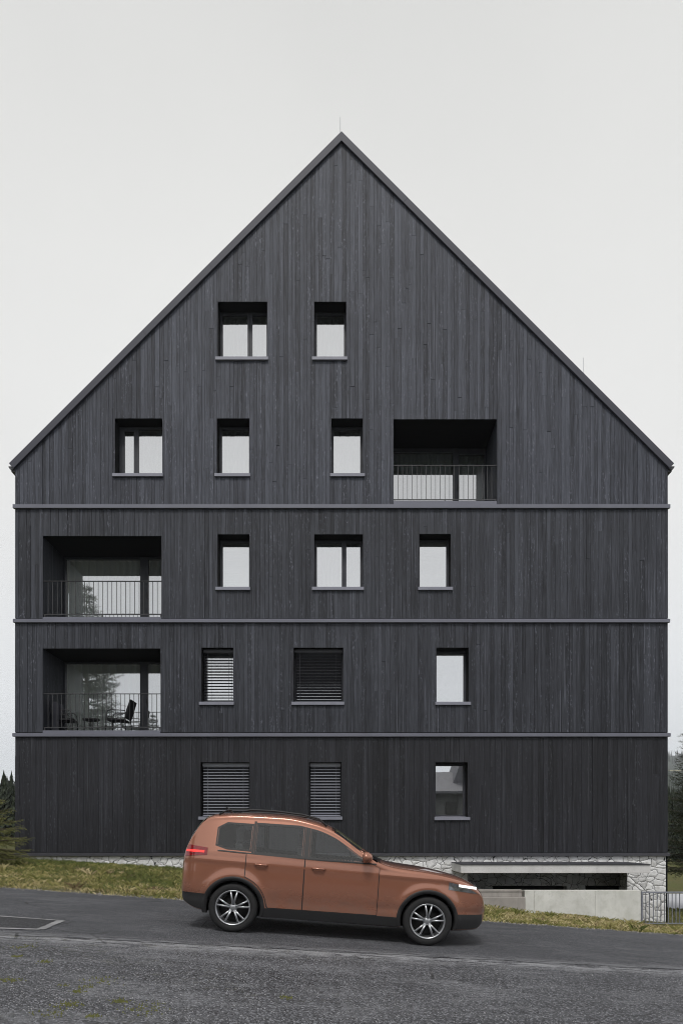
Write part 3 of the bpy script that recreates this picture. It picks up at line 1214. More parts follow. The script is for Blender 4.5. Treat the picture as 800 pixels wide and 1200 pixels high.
for (px_, y0_, y1_, yoff) in ((398.6, 159, 136.5, 0.4), (683.6, 446, 419, 3.0)):
    m = MB()
    d_ = D + yoff
    zb_ = (APEX_OUT - abs(X(px_, d_))) - 0.05
    m.tube([(X(px_, d_), d_, zb_), (X(px_, d_), d_, Z(y1_, d_))], 0.006, 6)
    m.tube([(X(px_, d_), d_, zb_), (X(px_, d_), d_, zb_ + 0.10)], 0.02, 6)
    m.build('lightning_rod', M['fence'], roof, BO)

# storey flashings
for k, (ya, yb_, ov) in enumerate(((591.2, 596.2, 0.035), (725.2, 730.0, 0.03), (859.0, 863.6, 0.045))):
    m = MB()
    za, zb_ = Z(yb_), Z(ya)
    segs = [XL - ov, -5.62 + 0.9 * k, -1.2 + 0.7 * k, 3.6 - 0.8 * k, XR + ov]
    for i in range(4):
        x0, x1 = segs[i] + (0.002 if i else 0), segs[i + 1]
        m.prism_x([(FY - 0.055, za), (FY - 0.055, zb_ - 0.018), (FY + 0.028, zb_), (FY + 0.028, za)], x0, x1)
    m.build('storey_flashing', M['flash'], B, BO, recalc=True)
m = MB()
m.prism_x([(FY - 0.05, Z(1003.6)), (FY - 0.05, Z(1000.4)), (FY + 0.03, Z(999.7)), (FY + 0.03, Z(1003.6))], XL - 0.01, XR + 0.03)
m.build('base_trim', M['trim_dark'], B, BO, recalc=True)

# windows
CURT = {'A': 'wide upper window nearest the gable peak', 'B': 'narrow upper window nearest the gable peak',
        'C': 'wide two-pane window left of centre under the left roof slope', 'D': 'narrow window straight below the wide top window',
        'E': 'narrow window left of the right-hand balcony', 'I': 'wide two-pane window of the storey under the gable'}


def curtain(x0, x1, y, z0, z1, label, seed, pitch=0.12, depth=0.05):
    rc = random.Random(seed)
    m = MB()
    n = int((x1 - x0) / 0.014)
    ph = rc.uniform(0, 6)
    cols = []
    for i in range(n + 1):
        x = lerp(x0, x1, i / n)
        ph += 6.283 * 0.014 / (pitch * rc.uniform(0.7, 1.35))
        yy_ = y + depth * math.sin(ph) + 0.012 * math.sin(x * 7)
        cols.append((x, yy_))
    for i, (x, yy_) in enumerate(cols):
        m.v += [(x, yy_, z0), (x, yy_, z1)]
    for i in range(n):
        m.f.append((2 * i, 2 * i + 2, 2 * i + 3, 2 * i + 1))
        m.m.append(0)
        m.t.append(0)
    o = m.build('curtain', M['curtain'], None, ((x0 + x1) / 2, y, z0), smooth=True)
    tag(o, label, 'curtain', 'white curtains behind the windows')
    return o


for w in WINS:
    x0, x1, z0, z1 = w['x0'], w['x1'], w['z0'], w['z1']
    yf = FY + WREV - 0.035
    fw = 0.058
    m = MB()

    def bar(xa, xb, za, zb_, proud=0.0):
        m.box(xa, xb, yf - proud, yf + 0.075, za, zb_)
    g = 0.002
    bar(x0 + g, x0 + fw, z0 + g, z1 - g)
    bar(x1 - fw, x1 - g, z0 + g, z1 - g)
    bar(x0 + fw, x1 - fw, z1 - fw, z1 - g, -0.003)
    bar(x0 + fw, x1 - fw, z0 + g, z0 + fw * 0.95, -0.003)
    lights = [(x0 + fw, x1 - fw)]
    if w.get('mull'):
        xm = X(w['mull'], D + WREV)
        bar(xm - 0.062, xm - 0.004, z0 + fw, z1 - fw, 0.004)
        bar(xm + 0.004, xm + 0.062, z0 + fw, z1 - fw, -0.004)
        m.box(xm - 0.004, xm + 0.004, yf + 0.02, yf + 0.07, z0 + fw, z1 - fw)
        lights = [(x0 + fw, xm - 0.062), (xm + 0.062, x1 - fw)]
        if w['k'] == 'C':
            bar(x0 + fw, x0 + fw + 0.075, z0 + fw, z1 - fw, -0.012)
            bar(x0 + fw + 0.075, xm - 0.062, z1 - fw - 0.06, z1 - fw, -0.012)
            lights[0] = (x0 + fw + 0.075, xm - 0.062)
    win = m.build('window', M['frame'], B, BO)
    for (la, lb) in lights:
        m = MB()
        yp = FY + WREV
        m.poly([(la - .01, yp, z0 + fw * .7), (lb + .01, yp, z0 + fw * .7), (lb + .01, yp, z1 - fw * .8), (la - .01, yp, z1 - fw * .8)])
        m.build('pane', M['glass'], win, BO)
    m = MB()
    sx0, sx1 = x0 - 0.055, x1 + 0.025
    if (x0 + x1) > 0:
        sx0, sx1 = x0 - 0.03, x1 + 0.05
    m.prism_x([(FY - 0.045, z0 - 0.085), (FY - 0.045, z0 - 0.012), (FY + WREV - 0.04, z0 + 0.02), (FY + WREV - 0.04, z0 - 0.02), (FY - 0.02, z0 - 0.05), (FY - 0.02, z0 - 0.085)], x0 + 0.003, x1 - 0.003)
    m.prism_x([(FY - 0.046, z0 - 0.087), (FY - 0.046, z0 - 0.010), (FY + 0.004, z0 - 0.006), (FY + 0.004, z0 - 0.087)], sx0, sx1)
    m.build('sill', M['sill'], win, BO, recalc=True)
    if w.get('blind'):
        kind = w['blind']
        m = MB()
        yc = FY + 0.20
        zt_, zb_ = z1 - 0.10, z0 + 0.03
        if kind == 'open':
            tilt, pitch, wd = -0.22, 0.0765, 0.072
        elif kind == 'dark':
            tilt, pitch, wd = -0.70, 0.0765, 0.086
        else:
            tilt, pitch, wd = -0.85, 0.0765, 0.088
        nsl = int((zt_ - zb_) / pitch + 0.6)
        for i in range(nsl):
            zc = zb_ + 0.03 + i * pitch
            ca, sa = math.cos(tilt), math.sin(tilt)
            # slightly crowned slat: three strips
            pr = []
            for t_, hgt in ((-0.5, 0.0), (-0.17, 0.006), (0.17, 0.006), (0.5, 0.0)):
                pr.append((yc + wd * t_ * ca - hgt * sa, zc + wd * t_ * sa + hgt * ca))
            th = [(a, b - 0.0022) for a, b in reversed(pr)]
            m.prism_x(pr + th, x0 + 0.035, x1 - 0.035, 1 if kind == 'grey' else 0)
            if kind == 'grey':
                # rolled outer edge in lighter grey; lit lip and shaded slat set by colour
                ya_, za_ = pr[0]
                m.prism_x([(ya_ - 0.004, za_ - 0.020), (ya_ - 0.008, za_ + 0.002), (ya_ - 0.001, za_ + 0.006), (ya_ + 0.001, za_ - 0.018)], x0 + 0.035, x1 - 0.035, 0)
        m.box(x0 + 0.03, x1 - 0.03, yc - 0.045, yc + 0.045, zb_ - 0.012, zb_ + 0.012)
        m.box(x0 + 0.02, x1 - 0.02, yc - 0.05, yc + 0.05, zt_ + 0.01, z1 - 0.004)
        for fx in (0.12, 0.86) if (x1 - x0) > 1.0 else (0.16, 0.84):
            xx = lerp(x0, x1, fx)
            m.tube([(xx, yc - 0.044, zb_), (xx, yc - 0.044, zt_ + 0.02)], 0.004, 5)
        bmat = M['slat'] if kind == 'grey' else M['slat_shaded']
        m.build('venetian_blind', [bmat, M['slat_shaded']], win, BO, recalc=True)
    if w.get('cur'):
        curtain(x0 + 0.06, x1 - 0.06, FY + WREV + 0.16, z0 + 0.03, z1 - 0.03,
                'white pleated curtain behind the ' + CURT[w['k']], ord(w['k']))
    if w.get('blindin'):
        m = MB()
        zc = z0 + 0.06
        while zc < z1 - 0.06:
            m.box(x0 + 0.06, x1 - 0.06, FY + WREV + 0.10, FY + WREV + 0.115, zc, zc + 0.052)
            zc += 0.062
        m.build('inner_blind', M['curtain'], win, BO)

# loggias
BLAB = {'F': 'right-hand balcony in the gable storey', 'G': 'upper left balcony', 'K': 'lower left balcony with the chairs'}
for w in BALC:
    x0, x1, z0, z1 = w['x0'], w['x1'], w['z0'], w['z1']
    yd = FY + BREV
    dd = yd
    # door wall with frames
    ps = [(X(a, dd), X(b, dd)) for a, b in w['panes']]
    ztop = z1 - w['head']
    zbot = z0 + 0.03
    lim0, lim1 = x0 + 0.003, x1 - 0.003
    m = MB()
    ps = [(max(a, lim0 + 0.05), min(b, lim1 - 0.04)) for a, b in ps]
    m.box(lim0, ps[0][0], yd - 0.04, yd + 0.06, z0 + 0.004, z1 - 0.004)
    m.box(ps[0][1], ps[1][0], yd - 0.045, yd + 0.06, z0 + 0.004, z1 - 0.004)
    m.box(ps[1][1], lim1, yd - 0.04, yd + 0.06, z0 + 0.004, z1 - 0.004)
    for i, (a, b) in enumerate(ps):
        hd = ztop - (0.055 if (w['k'] == 'F' and i == 1) else 0.0)
        m.box(a, b, yd - 0.035, yd + 0.06, hd, z1 - 0.004)
        m.box(a, b, yd - 0.035, yd + 0.06, z0 + 0.004, z0 + 0.05)
    # lever handle boss is part of the frame outline
    door = m.build('balcony_door', M['frame'], B, BO)
    for i, (a, b) in enumerate(ps):
        m = MB()
        m.poly([(a - .01, yd, zbot), (b + .01, yd, zbot), (b + .01, yd, ztop + .02), (a - .01, yd, ztop + .02)])
        m.build('pane', M['door_glass'], door, BO)
    m = MB()
    hx = ps[1][0] - 0.03
    m.box(hx - 0.012, hx + 0.012, yd - 0.085, yd - 0.045, z0 + 0.98, z0 + 1.14)
    m.build('handle', M['black_metal'], door, BO)
    # floor edge upstand
    m = MB()
    m.box(x0 + 0.004, x1 - 0.004, FY - 0.01, FY + 0.30, z0 - 0.075, z0 + 0.028)
    m.build('balcony_floor_edge', M['flash'], B, BO)
    # railing
    m = MB()
    zr1 = {'F': Z(544.3), 'G': Z(680.3), 'K': Z(812.8)}[w['k']]
    zr0 = {'F': Z(584.3), 'G': Z(719.3), 'K': Z(852.3)}[w['k']]
    yr = FY + 0.06
    m.box(x0 + 0.004, x1 - 0.004, yr - 0.02, yr + 0.02, zr1 - 0.008, zr1 + 0.008)
    m.box(x0 + 0.004, x1 - 0.004, yr - 0.014, yr + 0.014, zr0 - 0.010, zr0 + 0.010)
    nb = int(round((x1 - x0) / 0.12))
    for i in range(1, nb):
        xx = lerp(x0, x1, i / nb)
        m.box(xx - 0.005, xx + 0.005, yr - 0.010, yr + 0.010, zr0 + 0.010, zr1 - 0.008)
    for xx in (x0 + 0.03, x1 - 0.03, (x0 + x1) / 2):
        m.box(xx - 0.01, xx + 0.01, yr - 0.013, yr + 0.013, z0 + 0.03, zr0 - 0.01)
    m.build('railing', M['rail'], B, BO)
    # curtains
    if w['k'] == 'F':
        curtain(ps[0][0], ps[0][1], yd + 0.18, z0 + 0.03, z1 - 0.05, 'white curtain behind the wide pane of the ' + BLAB['F'], 5, 0.13)
        curtain(ps[1][0], ps[1][1], yd + 0.18, z0 + 0.03, z1 - 0.05, 'white curtain behind the narrow pane of the ' + BLAB['F'], 6, 0.13)
    else:
        curtain(ps[0][0], ps[1][1], yd + 0.16, z0 + 0.03, z1 - 0.05, 'long pleated white curtain behind the door of the ' + BLAB[w['k']], 7 if w['k'] == 'G' else 9, 0.20, 0.085)

# stone base with the recess, canopy slab
RX0, RX1 = X(548), X(735)
zt_, zr = Z(1003.7), Z(1022.5)
YS = FY + 0.02
m = MB()
zb_ = -1.7
m.box(XL + 0.01, RX0, YS, YS + 0.5, zb_, zt_)
m.box(RX1, XR - 0.05, YS, YS + 0.5, zb_, zt_)
m.box(RX0, RX1, YS, YS + 0.5, zr, zt_)
yr = YS + 1.25
m.box(RX0 - 0.5, X(590), yr, yr + 0.3, zb_, zr + 0.1)
m.box(X(664, yr), X(686, yr), yr, yr + 0.3, zb_, zr + 0.1)
m.box(X(588), RX1 + 0.5, yr + 0.002, yr + 0.3, Z(1038.5, yr), zr + 0.1)
m.box(X(735, yr) - 0.05, RX1 + 0.5, yr, yr + 0.3, zb_, zr + 0.1)
m.build('stone_base', M['stone'], B, BO)
m = MB()
m.box(RX0 - 0.4, RX1 + 0.4, yr + 0.32, yr + 0.6, zb_, zr)
m.build('cellar_wall', M['membrane'], B, BO)
m = MB()
ysf = D / 1.085
m.box(X(540, ysf), X(762, ysf), ysf, YS + 0.001, Z(1023.6, ysf), Z(1013.9, ysf))
m.box(X(540, ysf) - 0.015, X(762, ysf) + 0.0, ysf - 0.03, YS - 0.001, Z(1013.7, ysf), Z(1012.9, ysf), 1)
m.build('canopy_slab', [M['slab'], M['trim_dark']], B, BO, bevel=0.008)

# ------------------------------------------------------------------ concrete walls and fence in front
yw = ysf + 0.02
m = MB()
wx0, wx1 = X(614.5, yw), X(750.5, yw)
xj = X(625.5, yw)
xj2 = X(697, yw)
for a, b in ((wx0, xj - 0.004), (xj + 0.004, xj2 - 0.003), (xj2 + 0.003, wx1)):
    m.box(a, b, yw, yw + 0.22, -1.6, Z(1044.0, yw))
m.box(wx0 + 0.02, wx1 - 0.02, yw + 0.02, yw + 0.2, -1.6, Z(1044.6, yw))
cw = m.build('concrete_wall', M['concrete'], None, ((wx0 + wx1) / 2, yw, G((wx0 + wx1) / 2, yw)), bevel=0.006)
tag(cw, 'pale cast concrete retaining wall with formwork joints in front of the stone base', 'wall')
m = MB()
lx0, lx1 = X(400, yw), wx0 - 0.004
m.box(lx0, lx1, yw - 0.09, yw + 0.2, -1.3, Z(1052, yw - 0.09))
m.box(lx0, lx1 - 0.06, yw - 0.02, yw + 0.2, Z(1052, yw - 0.09) + 0.001, Z(1045.5, yw))
m.box(lx0, lx1 - 0.05, yw - 0.035, yw + 0.2, Z(1045.5, yw) + 0.001, Z(1043.2, yw))
lw = m.build('stepped_wall', M['concrete_warm'], None, ((lx0 + lx1) / 2, yw, G((lx0 + lx1) / 2, yw)), bevel=0.008)
tag(lw, 'low stepped brownish concrete wall beside the pale wall, partly behind the car', 'wall')

fx0, fx1 = X(752, yw), X(752, yw) + 5.2
FO = (fx0, yw, G(fx0, yw))
fence = empty('metal_fence', FO, 'grey metal bar fence at the right end of the concrete wall', 'fence')
fz1, fz0 = Z(1046, yw), Z(1083, yw)
slope = -0.035
m = MB()
n_b = int((fx1 - fx0) / 0.0905)
for i in range(1, n_b):
    xx = fx0 + i * 0.0905
    sl = max(0.0, 0)
    m.box(xx - 0.006, xx + 0.006, yw - 0.012, yw + 0.012, fz0 + 0.02, fz1 - 0.02)
m.build('bar_panel', M['fence'], fence, FO)
m = MB()
m.box(fx0, fx1, yw - 0.02, yw + 0.02, fz1 - 0.02, fz1 + 0.015)
m.build('top_rail', M['fence'], fence, FO)
m = MB()
m.box(fx0, fx1, yw - 0.015, yw + 0.015, fz0, fz0 + 0.02)
m.build('bottom_rail', M['fence'], fence, FO)
for xx in (fx0, fx0 + 2.6, fx1):
    m = MB()
    m.box(xx - 0.02, xx + 0.02, yw - 0.021, yw + 0.021, G(xx, yw) - 0.2, fz1 + 0.017)
    m.build('post', M['fence'], fence, FO)

# ------------------------------------------------------------------ balcony furniture
Kb = BALC[2]
kf = Kb['z0'] + 0.004


def armchair(loc, rz, label):
    root = empty('armchair', loc, label, 'chair', 'armchairs on the lower left balcony')
    # built facing +x ; seat centre at origin
    for s in (-1, 1):
        yv = 0.27 * s
        m = MB()
        m.tube([(0.27, yv, 0), (0.265, yv, 0.3), (0.25, yv, 0.56), (0.21, yv, 0.63), (0.14, yv, 0.655), (-0.22, yv, 0.63), (-0.25, yv, 0.62)], 0.013, 8)
        m.tube([(0.265, yv, 0.40), (0.14, yv, 0.53), (-0.20, yv, 0.52)], 0.009, 6)
        m.build('armrest', M['black_metal'], root, smooth=True)
        m = MB()
        m.tube([(-0.27, yv * 0.96, 0), (-0.235, yv * 0.96, 0.42), (-0.29, yv * 0.96, 0.66), (-0.385, yv * 0.96, 0.92)], 0.014, 8)
        m.build('leg', M['black_metal'], root, smooth=True)
    m = MB()
    pr = [(0.27, 0.435), (0.1, 0.44), (-0.22, 0.405), (-0.22, 0.365), (0.1, 0.385), (0.27, 0.375)]
    m.prism_y(pr, -0.25, 0.25)
    m.build('seat', M['black_mesh'], root, recalc=True, bevel=0.008)
    m = MB()
    pr = [(-0.225, 0.43), (-0.265, 0.55), (-0.345, 0.82), (-0.385, 0.93), (-0.41, 0.925), (-0.375, 0.80), (-0.30, 0.54), (-0.255, 0.42)]
    m.prism_y(pr, -0.245, 0.245)
    m.build('backrest', M['black_mesh'], root, recalc=True, bevel=0.008)
    root.rotation_euler = (0, 0, rz)
    return root


yc = FY + 0.72
a1 = armchair((X(139.5, yc), yc, kf), math.pi, 'black metal armchair on the lower balcony facing left, backrest to the right')
a2 = copy_tree(a1)
a2.location = (X(75, yc), yc + 0.05, kf)
a2.rotation_euler = (0, 0, 0.12)
a2['label'] = 'black metal armchair on the lower balcony facing right, half lost in the dark corner'
tx = X(106.8, yc)
st = empty('side_table', (tx, yc, kf), 'small round black table between the two balcony armchairs', 'table')
m = MB()
n = 28
R = 0.225
ring = [(R * math.cos(6.2832 * i / n), R * math.sin(6.2832 * i / n)) for i in range(n)]
b = len(m.v)
m.v += [(x, y, 0.40) for x, y in ring] + [(x, y, 0.445) for x, y in ring]
m.f += [tuple(range(n - 1, -1, -1)), tuple(range(n, 2 * n))] + [(i, (i + 1) % n, n + (i + 1) % n, n + i) for i in range(n)]
m.m += [0] * (n + 2)
m.t += [0] * (n + 2)
m.build('table_top', M['black_mesh'], st, bevel=0.008)
for i in range(4):
    a = 0.5 + i * math.pi / 2
    m = MB()
    m.tube([(0.17 * math.cos(a), 0.17 * math.sin(a), 0.40), (0.185 * math.cos(a), 0.185 * math.sin(a), 0)], 0.014, 8)
    m.build('leg', M['black_metal'], st, smooth=True)
m = MB()
m.tube([(0.17 * math.cos(a), 0.17 * math.sin(a), 0.06) for a in [6.2832 * i / 20 for i in range(21)]], 0.010, 6)
m.build('ring', M['black_metal'], st, smooth=True)

fo = (X(56.0), FY + 0.55, kf)
fc = empty('folded_chair', fo, 'dark folded lounge chair leaning on the side wall of the lower balcony', 'chair')
M['dark_canvas'] = simple('dark_blue_canvas', (0.022, 0.023, 0.032), 0.9)
for i, dy in enumerate((-0.10, 0.20)):
    m = MB()
    hw = 0.10
    pr = []
    for k in range(9):
        a = math.pi * k / 8
        pr.append((hw * math.cos(a), 0.80 + 0.06 * math.sin(a)))
    pr = [(-hw, 0.03), (hw, 0.03)] + pr
    m.prism_y(pr, dy, dy + 0.06)
    m.build('panel', M['dark_canvas'], fc, recalc=True, bevel=0.01)
for s in (-1, 1):
    m = MB()
    m.tube([(0.08 * s, -0.12, 0), (0.08 * s, 0.13, 0.45), (0.08 * s, 0.28, 0.78)], 0.012, 6)
    m.build('leg', M['black_metal'], fc, smooth=True)

# ------------------------------------------------------------------ CAR (copper-coloured crossover, driving to the right, at rest here)
t = NT('copper_metallic_paint')
fl = t.noise(t.pos(obj=True), 900, 2)
colr = t.ramp(fl, [(0.3, (0.31, 0.125, 0.075)), (0.7, (0.40, 0.170, 0.108))])
bf_ = t.n('NewGeometry').outputs['Backfacing']
colr = t.mix(bf_, colr, (0.03, 0.03, 0.032))
sz_ = t.n('SeparateXYZ')
t.link(t.n('TexCoord').outputs['Object'], sz_.inputs[0])
dn_ = t.noise(t.pos((5, 5, 9), obj=True), 1.0, 5, 0.7)
dm_ = t.math('MULTIPLY', t.math('SUBTRACT', 1.0, t.math('MULTIPLY', t.math('SUBTRACT', sz_.outputs[2], 0.3), 2.4), True), t.ramp(dn_, [(0.35, 0.0), (0.7, 0.55)]))
colr = t.mix(dm_, colr, (0.17, 0.15, 0.13))
pp_ = t.principled(colr, t.math('ADD', 0.24, t.math('MULTIPLY', dm_, 0.5)), 0.5, 0.4, None, 1.0)
M['paint'] = t.mat
M['plastic'] = simple('black_bumper_plastic', (0.016, 0.016, 0.017), 0.55, bump=0.05, scale=200)
M['tyre'] = simple('tyre_rubber', (0.014, 0.014, 0.015), 0.8, scale=30)
M['rim'] = simple('alloy_rim', (0.50, 0.51, 0.53), 0.28, 0.5, 0.85, var=0.04)
M['gap'] = simple('wheel_well_black', (0.006, 0.006, 0.006), 0.9)
t = NT('tinted_car_glass')
gl_ = t.n('BsdfGlossy')
gl_.inputs['Color'].default_value = (1, 1, 1, 1)
gl_.inputs['Roughness'].default_value = 0.01
tr_ = t.n('BsdfTransparent')
tr_.inputs['Color'].default_value = (0.72, 0.75, 0.76, 1)
fr_ = t.n('Fresnel')
fr_.inputs['IOR'].default_value = 1.75
mx_ = t.n('MixShader')
t.link(fr_.outputs[0], mx_.inputs[0])
t.link(tr_.outputs[0], mx_.inputs[1])
t.link(gl_.outputs[0], mx_.inputs[2])
t.link(mx_.outputs[0], t.out.inputs['Surface'])
M['car_glass'] = t.mat
M['seat'] = simple('grey_seat_cloth', (0.15, 0.15, 0.155), 0.9, scale=30)
M['trim_in'] = simple('dark_cabin_trim', (0.05, 0.05, 0.052), 0.8)
M['tail'] = simple('dark_red_lamp_lens', (0.20, 0.008, 0.010), 0.12, var=0.3, scale=40, coat=1.0)
M['tail_lit'] = simple('lit_red_lamp', (0.5, 0.02, 0.02), 0.2, var=0.1, emit=(1.0, 0.06, 0.05), estr=0.9)
M['head'] = simple('smoked_head_lamp_lens', (0.16, 0.165, 0.175), 0.10, 0.6, 0.5, var=0.5, scale=26, coat=1.0)
M['head_lit'] = simple('lit_head_lamp', (0.8, 0.8, 0.8), 0.2, emit=(1, 1, 0.97), estr=0.9)
M['chrome'] = simple('bright_trim', (0.6, 0.6, 0.62), 0.15, 0.5, 1.0, var=0.02)

LCAR = 4.25
zt_f = smooth_curve([(0, 0.96), (0.035, 1.12), (0.12, 1.33), (0.27, 1.555), (0.42, 1.615), (0.9, 1.655), (1.35, 1.66), (1.8, 1.60), (2.05, 1.515), (2.45, 1.27), (2.75, 1.11), (2.9, 1.075), (3.4, 1.03), (3.8, 0.965), (4.02, 0.885), (4.15, 0.79), (4.22, 0.68), (4.25, 0.58)])
zb_f = smooth_curve([(0, 0.50), (0.06, 0.36), (0.3, 0.26), (0.8, 0.23), (3.7, 0.21), (4.1, 0.23), (4.2, 0.30), (4.25, 0.42)])
wp_f = smooth_curve([(0, 0.66), (0.05, 0.76), (0.2, 0.835), (0.5, 0.872), (1.0, 0.885), (3.0, 0.885), (3.5, 0.868), (3.85, 0.805), (4.05, 0.72), (4.18, 0.60), (4.25, 0.46)])


def rr_f(u):
    return min(0.095, 0.30 * (zt_f(u) - zb_f(u)))


def zs_f(u):
    return zt_f(u) - rr_f(u)


def W(u, z):
    w = wp_f(u)
    if z < 0.70:
        w -= 0.055 * ((0.70 - z) / 0.5) ** 2
        w -= 0.012 * math.exp(-((z - 0.47) / 0.06) ** 2)
    elif z < 1.06:
        w -= 0.018 * ((z - 0.70) / 0.36) ** 2
    else:
        w -= 0.018 + 0.36 * (z - 1.06) ** 1.0
    w += 0.012 * math.exp(-((z - 0.935 - 0.02 * (2 - u)) / 0.035) ** 2)
    # flared shoulders over the wheels
    for wc in (0.76, 3.40):
        dist = math.hypot(u - wc, z - 0.34)
        w += 0.020 * math.exp(-((dist - 0.43) / 0.07) ** 2)
    return max(w, 0.05)


def top_pt(u, tt):
    """tt in [0,1] from roof edge to the centre line"""
    a = tt * math.pi / 2
    z0, z1_ = zs_f(u), zt_f(u)
    w = W(u, z0)
    return (w * max(0, math.cos(a)) ** 0.66, z0 + (z1_ - z0) * math.sin(a) ** 0.75)


CAR_U0 = 2.10
cx = (388.5 - 400) * 9.22 / 800 + (CAR_U0 - LCAR / 2)
cyc = 9.22 + 0.885
CO = (cx, cyc, -0.07 * cx + 0.009)
car = empty('car', CO, 'copper orange compact car with dark windows driving past on the road', 'car')
car.rotation_euler = (0, math.atan(0.07), 0)

us = sorted(set([LCAR * i / 210 for i in range(211)] + [0.008, 0.02, 0.06, 4.23, 4.242]))
NS, NTOP = 52, 14
m = MB()
rings = []
for u in us:
    zb0, z_s = zb_f(u), zs_f(u)
    half = []
    half.append((W(u, zb0) * 0.90, zb0))
    for i in range(NS + 1):
        z = lerp(zb0 + 0.025, z_s, i / NS)
        half.append((W(u, z), z))
    for i in range(1, NTOP + 1):
        half.append(top_pt(u, i / NTOP))
    ring = [(-y, z) for y, z in half] + [(y, z) for y, z in reversed(half[:-1])]
    rings.append([(u - CAR_U0, y, z) for y, z in ring])
nr = len(rings[0])
for ring in rings:
    m.v += ring
for j in range(len(rings) - 1):
    for k in range(nr):
        k2 = (k + 1) % nr
        m.f.append((j * nr + k, j * nr + k2, (j + 1) * nr + k2, (j + 1) * nr + k))
        m.m.append(0)
        m.t.append(0)
m.f.append(tuple(range(nr)))
m.f.append(tuple((len(rings) - 1) * nr + k for k in reversed(range(nr))))
m.m += [0, 0]
m.t += [0, 0]
body = m.build('body', [M['paint'], M['gap']], car, smooth=True, recalc=True)
# cut the wheel wells out of the shell
WH = (0.76, 3.40)
belt = lambda u: 1.062 + 0.028 * max(0, (1.9 - u))
wtop = lambda u: zs_f(u) - 0.035
RW = 0.335
cut = MB()
for wc in WH:
    for s in (-1, 1):
        n = 56
        r_ = RW + 0.042
        b = len(cut.v)
        ya, yb2 = (0.56 * s, 1.2 * s)
        for y in (ya, yb2):
            cut.v += [(wc - CAR_U0 + r_ * math.cos(6.28318 * i / n), y, RW + r_ * math.sin(6.28318 * i / n)) for i in range(n)]
        cut.f += [tuple(range(b, b + n)), tuple(range(b + 2 * n - 1, b + n - 1, -1))] + [(b + (i + 1) % n, b + i, b + n + i, b + n + (i + 1) % n) for i in range(n)]
        cut.m += [1] * (n + 2)
        cut.t += [0] * (n + 2)
co = cut.build('well_cutter', [M['paint'], M['gap']], car, recalc=True)
bo = body.modifiers.new('wells', 'BOOLEAN')
bo.operation = 'DIFFERENCE'
bo.object = co
bo.solver = 'EXACT'
bpy.context.view_layer.update()
dg = bpy.context.evaluated_depsgraph_get()
newme = bpy.data.meshes.new_from_object(body.evaluated_get(dg))
body.modifiers.clear()
body.data = newme
bpy.data.objects.remove(co)
WINDOWS = [(1.735, 2.60, lambda u: belt(u), lambda u: min(wtop(u), 1.50)),
           (0.99, 1.665, lambda u: belt(u), lambda u: min(wtop(u), 1.51)),
           (0.46, 0.955, lambda u: belt(u) + 0.02 + 0.25 * max(0, 0.62 - u), lambda u: min(wtop(u) - 0.25 * max(0, 0.62 - u) * 2.0, 1.49))]
bmw = bmesh.new()
bmw.from_mesh(newme)
kill = []
for f in bmw.faces:
    c = f.calc_center_median()
    u, y, z = c.x + CAR_U0, c.y, c.z
    hit = False
    if abs(f.normal.y) > 0.3 and abs(y) > 0.3:
        for (ua, ub, lo_, hi_) in WINDOWS:
            if ua + 0.018 < u < ub - 0.018 and lo_(u) + 0.016 < z < hi_(u) - 0.016:
                hit = True
    if 2.07 < u < 2.68 and z > zs_f(u) + 0.03 and f.normal.z > 0:
        hit = True
    if 0.11 < u < 0.28 and z > zs_f(u) + 0.035 and f.normal.z > 0:
        hit = True
    if hit:
        kill.append(f)
bmesh.ops.delete(bmw, geom=kill, context='FACES')
bmw.to_mesh(newme)
bmw.free()
# the inside of the shell is lined with dark trim
if hasattr(newme, 'set_sharp_from_angle'):
    newme.set_sharp_from_angle(angle=0.6)


def side_patch(name, s, u0, u1, zlo, zhi, mat, parent, off=0.004, nu=36, nz=14, depth=0.014, frit=False):
    """panel that follows the side of the body: u in [u0,u1], z in [zlo(u),zhi(u)]"""
    m = MB()
    def P(u, z, o):
        return (u - CAR_U0, s * (W(u, z) + o), z)
    for i in range(nu + 1):
        u = lerp(u0, u1, i / nu)
        a, b = zlo(u), zhi(u)
        if b < a + 0.001:
            b = a + 0.001
        for k in range(nz + 1):
            m.v.append(P(u, lerp(a, b, k / nz), off))
    def idx(i, k):
        return i * (nz + 1) + k
    for i in range(nu):
        for k in range(nz):
            f = (idx(i, k), idx(i + 1, k), idx(i + 1, k + 1), idx(i, k + 1))
            m.f.append(f)
            m.m.append(1 if frit and (i in (0, nu - 1) or k in (0, nz - 1)) else 0)
            m.t.append(0)
    # rim going inward
    loop = [idx(i, 0) for i in range(nu + 1)] + [idx(nu, k) for k in range(1, nz + 1)] + [idx(i, nz) for i in range(nu - 1, -1, -1)] + [idx(0, k) for k in range(nz - 1, 0, -1)]
    base = len(m.v)
    for q_ in loop:
        x, y, z = m.v[q_]
        m.v.append((x, y - s * depth, z))
    L_ = len(loop)
    for i in range(L_):
        j = (i + 1) % L_
        m.f.append((loop[i], base + i, base + j, loop[j]))
        m.m.append(0)
        m.t.append(0)
    if frit:
        m.m = [mm if i_ < nu * nz else 1 for i_, mm in enumerate(m.m)]
    o = m.build(name, mat, parent, smooth=True, recalc=True)
    o.data.set_sharp_from_angle(angle=0.7)
    return o


def arch_z(u, wc, r_):
    d_ = abs(u - wc)
    return RW + math.sqrt(max(0, r_ * r_ - d_ * d_)) if d_ < r_ else -9


